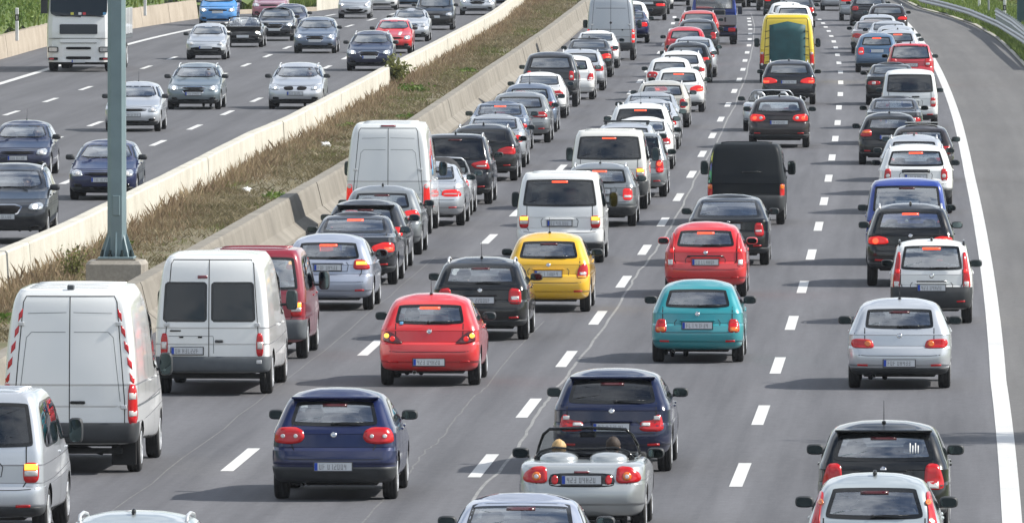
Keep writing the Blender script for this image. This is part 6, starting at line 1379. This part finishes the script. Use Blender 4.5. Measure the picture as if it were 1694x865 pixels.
car('wagon', 'estate_car', 'silver estate with a roof aerial, behind the dark estate at the upper right', 'car', 1452, 82, 'silver', lights='rect', ant='long', plate=0)
car('wagon', 'estate_car', 'dark red black estate with a silver roof and bright right lamp, upper right lane', 'car', 1468, 61, 'brownblack', W=.92, lights='tiguan', lit='full', rails=True, plate=0)
car('wagon', 'estate_car', 'white estate with a dark tailgate near the top edge of the right lane', 'car', 1437, 43, 'darkgrey', lights='rect', plate=0)
car('caddy', 'small_van', 'grey box van with a red lamp at the top edge of the right lane', 'van', 1421, 35, 'lightgrey', W=.97, H=1.95, lights='low', lit='full', rear_glass=False, plate=0, extra=x_box)
car('wagon', 'estate_car', 'silver car at the top edge, just left of the grey box van', 'car', 1386, 18, 'silver', lights='rect', plate=0)
car('hatch', 'hatchback', 'small silver car at the top edge, leftmost of the right lane', 'car', 1362, 11, 'silver', lights='rect', plate=0)
# ---------------------------------------------------------------- opposite carriageway
def onc(*a, **k): k.setdefault('group', QL); k['front'] = True; k.setdefault('plate', .36); return vehicle(*a, **k)
o_suv = onc('suv', 'suv', 'big dark grey off-road car with a tall grille, cut by the left edge', 'suv', 10, 402, 'suvblack', W=.985, H=1.73, grille='tall', headlit=.9, rails=True, tint=None)
o_left = onc('hatch', 'hatchback', 'dark blue hatchback coming towards us at the left edge, above the big off-road car', 'car', 33, 292, 'darknavy', W=.867, H=1.44, grille='bar', ant='long')
o_post = onc('hatch', 'hatchback', 'navy hatchback with round headlights, partly behind the teal post', 'car', 172, 330, 'navy', W=.867, H=1.44, grille='bar')
onc('hatch', 'hatchback', 'silver hatchback with a dark lower grille, just right of the teal post', 'car', 221, 217.5, 'silver', W=.875, H=1.48, grille='bar', ant='long')
o_green = onc('wagon', 'estate_car', 'grey green estate with both headlights on, right of the silver hatchback by the post', 'car', 322, 181, 'greengrey', W=.91, H=1.5, grille='tall', headlit=.8, rails=True)
onc('hatch', 'hatchback', 'silver hatchback with a wide dark mouth, below the sky blue van', 'car', 342, 99, 'silver', W=.83, H=1.43, grille='wide')
onc('cabrio', 'convertible', 'open black convertible with glaring headlights, right of the sky blue van', 'car', 403, 78.5, 'black', W=.88, H=1.33, grille='wide', headlit=1.3, extra=x_cab('hoops'))
onc('sedan', 'saloon_car', 'black oncoming saloon behind the silver blue estate', 'car', 455, 68, 'blueblack', W=.89, grille='tall', headlit=.7)
onc('wagon', 'estate_car', 'silver blue estate with four round front lamps, middle oncoming lanes', 'car', 522, 88.4, 'bluegrey', W=.91, H=1.48, grille='tall', headlit=.7)
onc('hatch', 'hatchback', 'small dark oncoming car hidden between the black saloon and the silver blue estate', 'car', 478, 58, 'darknavy', W=.86, H=1.36)
onc('sedan', 'saloon_car', 'pink mauve oncoming car at the top edge', 'car', 446, 33, 'pink', W=.88, grille='bar')
onc('caddy', 'small_van', 'sky blue oncoming van with dark bumper and headlights on', 'van', 361, 43, 'skyblue', W=.92, H=1.84, headlit=.9, grille='bar')
onc('hatch', 'hatchback', 'silver white oncoming hatchback with a dark oval mouth, at the top edge', 'car', 587, 31, 'silver', W=.83, grille='oval', headlit=.6)
onc('sedan', 'saloon_car', 'silver white oncoming saloon partly behind the hatchback with the oval mouth', 'car', 630, 17, 'white', W=.9, grille='bar')
onc('hatch', 'hatchback', 'dark blue oncoming car at the top edge, left of the black people carrier', 'car', 675, 14, 'steelblue', W=.9, grille='bar')
onc('mpv', 'people_carrier', 'black oncoming people carrier at the top edge', 'car', 719, 50, 'black', W=.93, H=1.74, grille='bar')
onc('sedan', 'saloon_car', 'silver white oncoming saloon behind the red car with the white roof', 'car', 678, 69, 'silver', W=.89, grille='tall')
onc('hatch', 'hatchback', 'small red oncoming car with a white roof and white bonnet stripes', 'car', 650, 88.5, 'red', W=.84, H=1.43, grille='bar', headlit=.5, extra=x_mini)
onc('wagon', 'estate_car', 'navy oncoming estate with a chrome framed grille, above the leafy shrub', 'car', 612, 117.5, 'darknavy', W=.91, H=1.51, grille='tall', headlit=.8, rails=True)
o_twin = onc('wagon', 'estate_car', 'silver oncoming estate with a twin black grille, beside the pale barrier', 'car', 490, 180.5, 'silver', W=.93, H=1.5, grille='kidney', headlit=.5, rails=True)
onc('sedan', 'saloon_car', 'silver oncoming saloon at the top edge beside the pale barrier', 'car', 790, 25.5, 'silver', W=.91, grille='tall', headlit=.6)
onc('sedan', 'saloon_car', 'blue grey oncoming saloon at the top edge with one lamp glinting', 'car', 820, 12.5, 'bluegrey', W=.9, grille='bar', headlit=.6)
onc('hatch', 'hatchback', 'dark oncoming car, farthest along the pale barrier at the top edge', 'car', 850, 5, 'darknavy', W=.88, grille='bar')

# ---------------------------------------------------------------- lorry and pickup
def lorry(u, v):
    """oncoming lorry; local +y is its driving direction, front face at y = 0"""
    x, y = at(u, v); hd = heading(y) + .018; t = tag(empty('truck', (x, y, 0), -hd+math.pi), 'white oncoming lorry with a dark windscreen and black grille panel, behind the teal post', 'truck', QL); pm = P('white')
    b = MB(); V = []; prof = [(.02, .38, 1.2), (.0, .55, 1.235), (.0, .95, 1.245), (-.02, 1.55, 1.245), (-.06, 1.9, 1.24), (-.16, 2.6, 1.20), (-.28, 3.2, 1.15), (-.45, 3.35, 1.08)]
    n = 0
    for (yf, z, w_) in prof:
        for (x_, y_) in ((-w_, -2.2), (-w_, yf-.32), (-w_+.06, yf-.13), (-w_+.22, yf-.03), (-w_*.5, yf+.02), (w_*.5, yf+.02), (w_-.22, yf-.03), (w_-.06, yf-.13), (w_, yf-.32), (w_, -2.2)): V.append((x_, y_, z))
    F = []; m = 10
    for i in range(len(prof)-1):
        for k in range(m): F.append((i*m+k, i*m+(k+1) % m, (i+1)*m+(k+1) % m, (i+1)*m+k))
    F += [tuple(range(m-1, -1, -1)), tuple(range((len(prof)-1)*m, len(prof)*m))]
    put('cab', mesh('cab', V, [f[::-1] for f in F], [pm], smooth=False), t)
    def fy(z): return float(np.interp(z, [p[1] for p in prof], [p[0] for p in prof]))
    def panel(name, mat, x0, x1, z0, z1, off=.03, parent=None, dz=0, r=.12):
        q = rounded([(x0, z0), (x1, z0), (x1-.0, z1), (x0+.0, z1)], 2, r); V = [(a, fy(c)+.022+off, c) for a, c in q] + [(a, fy(c)-.02, c) for a, c in q]; n = len(q)
        return put(name, mesh(name, V, [tuple(range(n))[::-1]] + [(k, (k+1) % n, n+(k+1) % n, n+k) for k in range(n)], [mat], smooth=False), parent or t)
    panel('windscreen', G_VAN, -1.10, 1.10, 2.14, 3.08, .02); panel('grille_panel', simple('lorry_grille', (.028, .036, .045), .5), -.73, .73, 1.46, 1.84, .03, r=.04)
    seam_ = [(-1.15, 1.30), (1.15, 1.30)]
    panel('panel_gap', SEAM, -1.16, 1.16, 1.285, 1.305, .012); panel('step_recess', pm, -.72, .72, 1.12, 1.26, .03); panel('step_gap', SEAM, -.70, .70, 1.11, 1.13, .04)
    panel('air_intake', GRILLE, -.48, .48, .87, .965, .03); panel('air_intake', GRILLE, -.48, .48, .49, .60, .03)
    for sg in (-1, 1):
        a, c = sorted((sg*.80, sg*1.17)); panel('headlight_bezel', GRILLE, a-.015, c+.015, .755, .975, .028); o = panel('headlight', HEADL, a+.02, c-.02, .785, .945, .04); panel('bulb', WHITEL, a+.06, c-.16, .81, .92, .05, o)
        o = panel('fog_light', GRILLE, a, c, .46, .56, .03); a2, c2 = sorted((sg*.95, sg*1.12)); panel('indicator', RED, a2, c2, .48, .54, .04, o)
        bb(t, 'wing_mirror', PLASTIC, (sg*1.36-.13, sg*1.36+.13, -.5, -.3, 2.25, 3.15)); b = MB(); b.tube([(sg*1.15, -.35, 3.1), (sg*1.36, -.40, 3.15)], .03, 6); put('mirror_arm', b.mesh('mirror_arm', PLASTIC), t)
    p = put('number_plate', plate_me(), t, (-.0, fy(.42)+.09, .42), (0, 0, math.pi)); put('country_band', plate_band(), p)
    for x_, c in ((-.22, RED), (-.05, WHITEL), (.25, simple('sticker_yellow', (.6, .55, .08), .5)), (-1.0, simple('sticker_blue', (.1, .35, .6), .5))): panel('windscreen_item', c, x_-.06, x_+.06, 2.2, 2.3, .03)
    b = MB(); b.tube([(-1.0, .06, 2.12), (-.3, .05, 2.2)], .02, 6); b.tube([(-.1, .06, 2.12), (.7, .05, 2.2)], .02, 6); put('wiper', b.mesh('wiper', FRIT), t)
    bb(t, 'chassis', UNDER, (-.45, .45, -10.6, -.4, .55, .95), (-1.1, 1.1, -1.4, -.25, .28, .5))
    # dropside body, seen past the post
    bb(t, 'load_bed', PLASTIC_GREY, (-1.25, 1.25, -10.6, -2.5, 1.15, 1.32))
    for sg in (-1, 1):
        for k in range(5): bb(t, 'side_board', P('white'), (sg*1.26-.03, sg*1.26+.03, -10.05+1.5*k, -10.05+1.5*k+1.46, 1.33, 2.35), bev=.01)
        for k in range(2): bb(t, 'marker_lamp', AMBER_LIT, (sg*1.27-.03, sg*1.27+.03, -3.0-1.4*k, -2.8-1.4*k, 1.16, 1.28), bev=.01)
    bb(t, 'front_board', P('white'), (-1.24, 1.24, -2.56, -2.5, 1.33, 2.4), bev=.01)
    for yy in (-1.4, -6.8, -8.1):
        for sg in (-1, 1): wheel_at(t, sg*1.08, yy, .5, .32)
    for sg in (-1, 1):
        for yy in (-4.6, -4.0, -3.4): bb(t, 'side_guard', PLASTIC, (sg*1.2-.02, sg*1.2+.02, yy-.05, yy+.05, .5, 1.15), bev=.008)
        bb(t, 'mud_flap', RUBBER, (sg*1.08-.18, sg*1.08+.18, -5.2, -5.16, .3, .95), bev=.008)
    return t
lorry(130, 119.5)
def pickup(u, v):
    x, y = at(u, v); t = tag(empty('pickup_truck', (x, y, 0), -heading(y)), 'dark blue pickup truck with a grey dropside bed at the top of the second lane', 'truck', QR)
    pm = P('darknavy'); W = 1.0
    b = MB(); V = []; prof = [(2.0, .55, .92), (1.9, .9, .98), (1.85, 1.5, .97), (1.95, 2.1, .88), (2.1, 2.22, .78)]
    for (yr, z, w_) in prof:
        for (x_, y_) in ((-w_+.06, yr), (w_-.06, yr), (w_, yr+.08), (w_, 4.6-.5*z*.6), (-w_, 4.6-.5*z*.6), (-w_, yr+.08)): V.append((x_, y_, z))
    F = []; m = 6
    for i in range(len(prof)-1):
        for k in range(m): F.append((i*m+k, i*m+(k+1) % m, (i+1)*m+(k+1) % m, (i+1)*m+k))
    F += [tuple(range(m-1, -1, -1)), tuple(range((len(prof)-1)*m, len(prof)*m))]; put('cab', mesh('cab', V, F, [P('blue')], smooth=False), t)
    bb(t, 'rear_window', G_DARK, (-.80, .80, 1.80, 1.83, 1.52, 2.02)); bb(t, 'window_frame', P('blue'), (-.9, .9, 1.835, 1.86, 1.35, 2.1))
    bb(t, 'load_bed', PLASTIC, (-.95, .95, -.95, 1.75, .78, .88)); bb(t, 'tailgate', P('grey'), (-1.0, 1.0, -1.0, -.95, .86, 1.30), bev=.015)
    for sg in (-1, 1): bb(t, 'side_board', P('grey'), (sg*.985-.02, sg*.985+.02, -.94, 1.75, .86, 1.30), bev=.01)
    for k in (-.5, .5): bb(t, 'board_latch', PLASTIC, (k-.04, k+.04, -1.03, -1.0, 1.0, 1.2), bev=.01)
    bb(t, 'chassis', UNDER, (-.4, .4, -.95, 4.4, .45, .78), (-.9, .9, 2.0, 4.2, .3, .55)); bb(t, 'under_run_bar', P('darknavy'), (-.95, .95, -.98, -.90, .42, .55))
    for sg in (-1, 1):
        bb(t, 'tail_light', RED, (sg*.78-.15, sg*.78+.15, -1.0, -.95, .58, .74), bev=.015); wheel_at(t, sg*.85, 0, .34, .3); wheel_at(t, sg*.85, 3.3, .34, .24)
        bb(t, 'wing_mirror', PLASTIC, (sg*1.13-.10, sg*1.13+.10, 3.5, 3.65, 1.25, 1.6)); bb(t, 'mud_flap', RUBBER, (sg*.85-.17, sg*.85+.17, -.45, -.42, .2, .7), bev=.008)
    bb(t, 'load', simple('load_dark', (.02, .025, .03), .8), (-.8, .5, .3, 1.5, .9, 1.5), bev=.05)
    return t
pickup(1181, 74)

# ---------------------------------------------------------------- people who can be made out
def seated(root, x, y, z, label, hair='d'):
    rz = root.rotation_euler.z; c, s_ = math.cos(rz), math.sin(rz)
    add_person(root.location.x + x*c - y*s_, root.location.y + x*s_ + y*c, root.location.z + z, rz, label, hair)
seated(cab, -.36, .70, -.10, 'fair-haired person on the left seat of the open silver convertible', 'b')
seated(cab, .36, .70, -.06, 'dark-haired person on the right seat of the open silver convertible', 'd')

for root, lab, y, z in ((c_navy, 'driver of the navy blue hatchback, a dark outline in its rear window', 1.22, .03), (c_corsa, 'driver of the red three-door hatchback with pointed lamps, seen through its rear window', 1.22, .03), (c_oct, 'driver of the black estate with the long aerial, seen through its rear window', 1.4, .03),
        (c_turq, 'driver of the turquoise hatchback, a dark outline on the left', 1.2, -.04), (c_maz, 'driver of the silver hatchback with wide flat lamps, left of its wiper', 1.22, .0), (c_cal, 'driver of the black crossover with the window stickers', 1.25, .06),
        (o_suv, 'driver of the big dark grey off-road car at the left edge', 1.3, .2), (o_left, 'driver of the dark blue oncoming hatchback at the left edge', 1.22, .02), (o_post, 'driver of the navy oncoming hatchback behind the teal post', 1.22, .02), (o_twin, 'driver of the silver oncoming estate with the twin grille', 1.4, .03), (o_green, 'driver of the grey green oncoming estate', 1.4, .03)):
    seated(root, -.38, y, z, lab, 'd')

# ---------------------------------------------------------------- the air between the camera and the far cars
b = MB(); b.box(-4100, 4100, -400, 7100, -1.2, 18); hz = put('haze', b.mesh('haze', SEAM)); hz.data.materials.clear()
hm = bpy.data.materials.new('thin_haze'); hm.use_nodes = True; ht = hm.node_tree
for n in list(ht.nodes): ht.nodes.remove(n)
ho = ht.nodes.new('ShaderNodeOutputMaterial'); hv = ht.nodes.new('ShaderNodeVolumePrincipled'); hv.inputs['Color'].default_value = (.86, .92, 1, 1); hv.inputs['Density'].default_value = .00005
ht.links.new(hv.outputs[0], ho.inputs['Volume']); hz.data.materials.append(hm); tag(hz, kind='stuff')
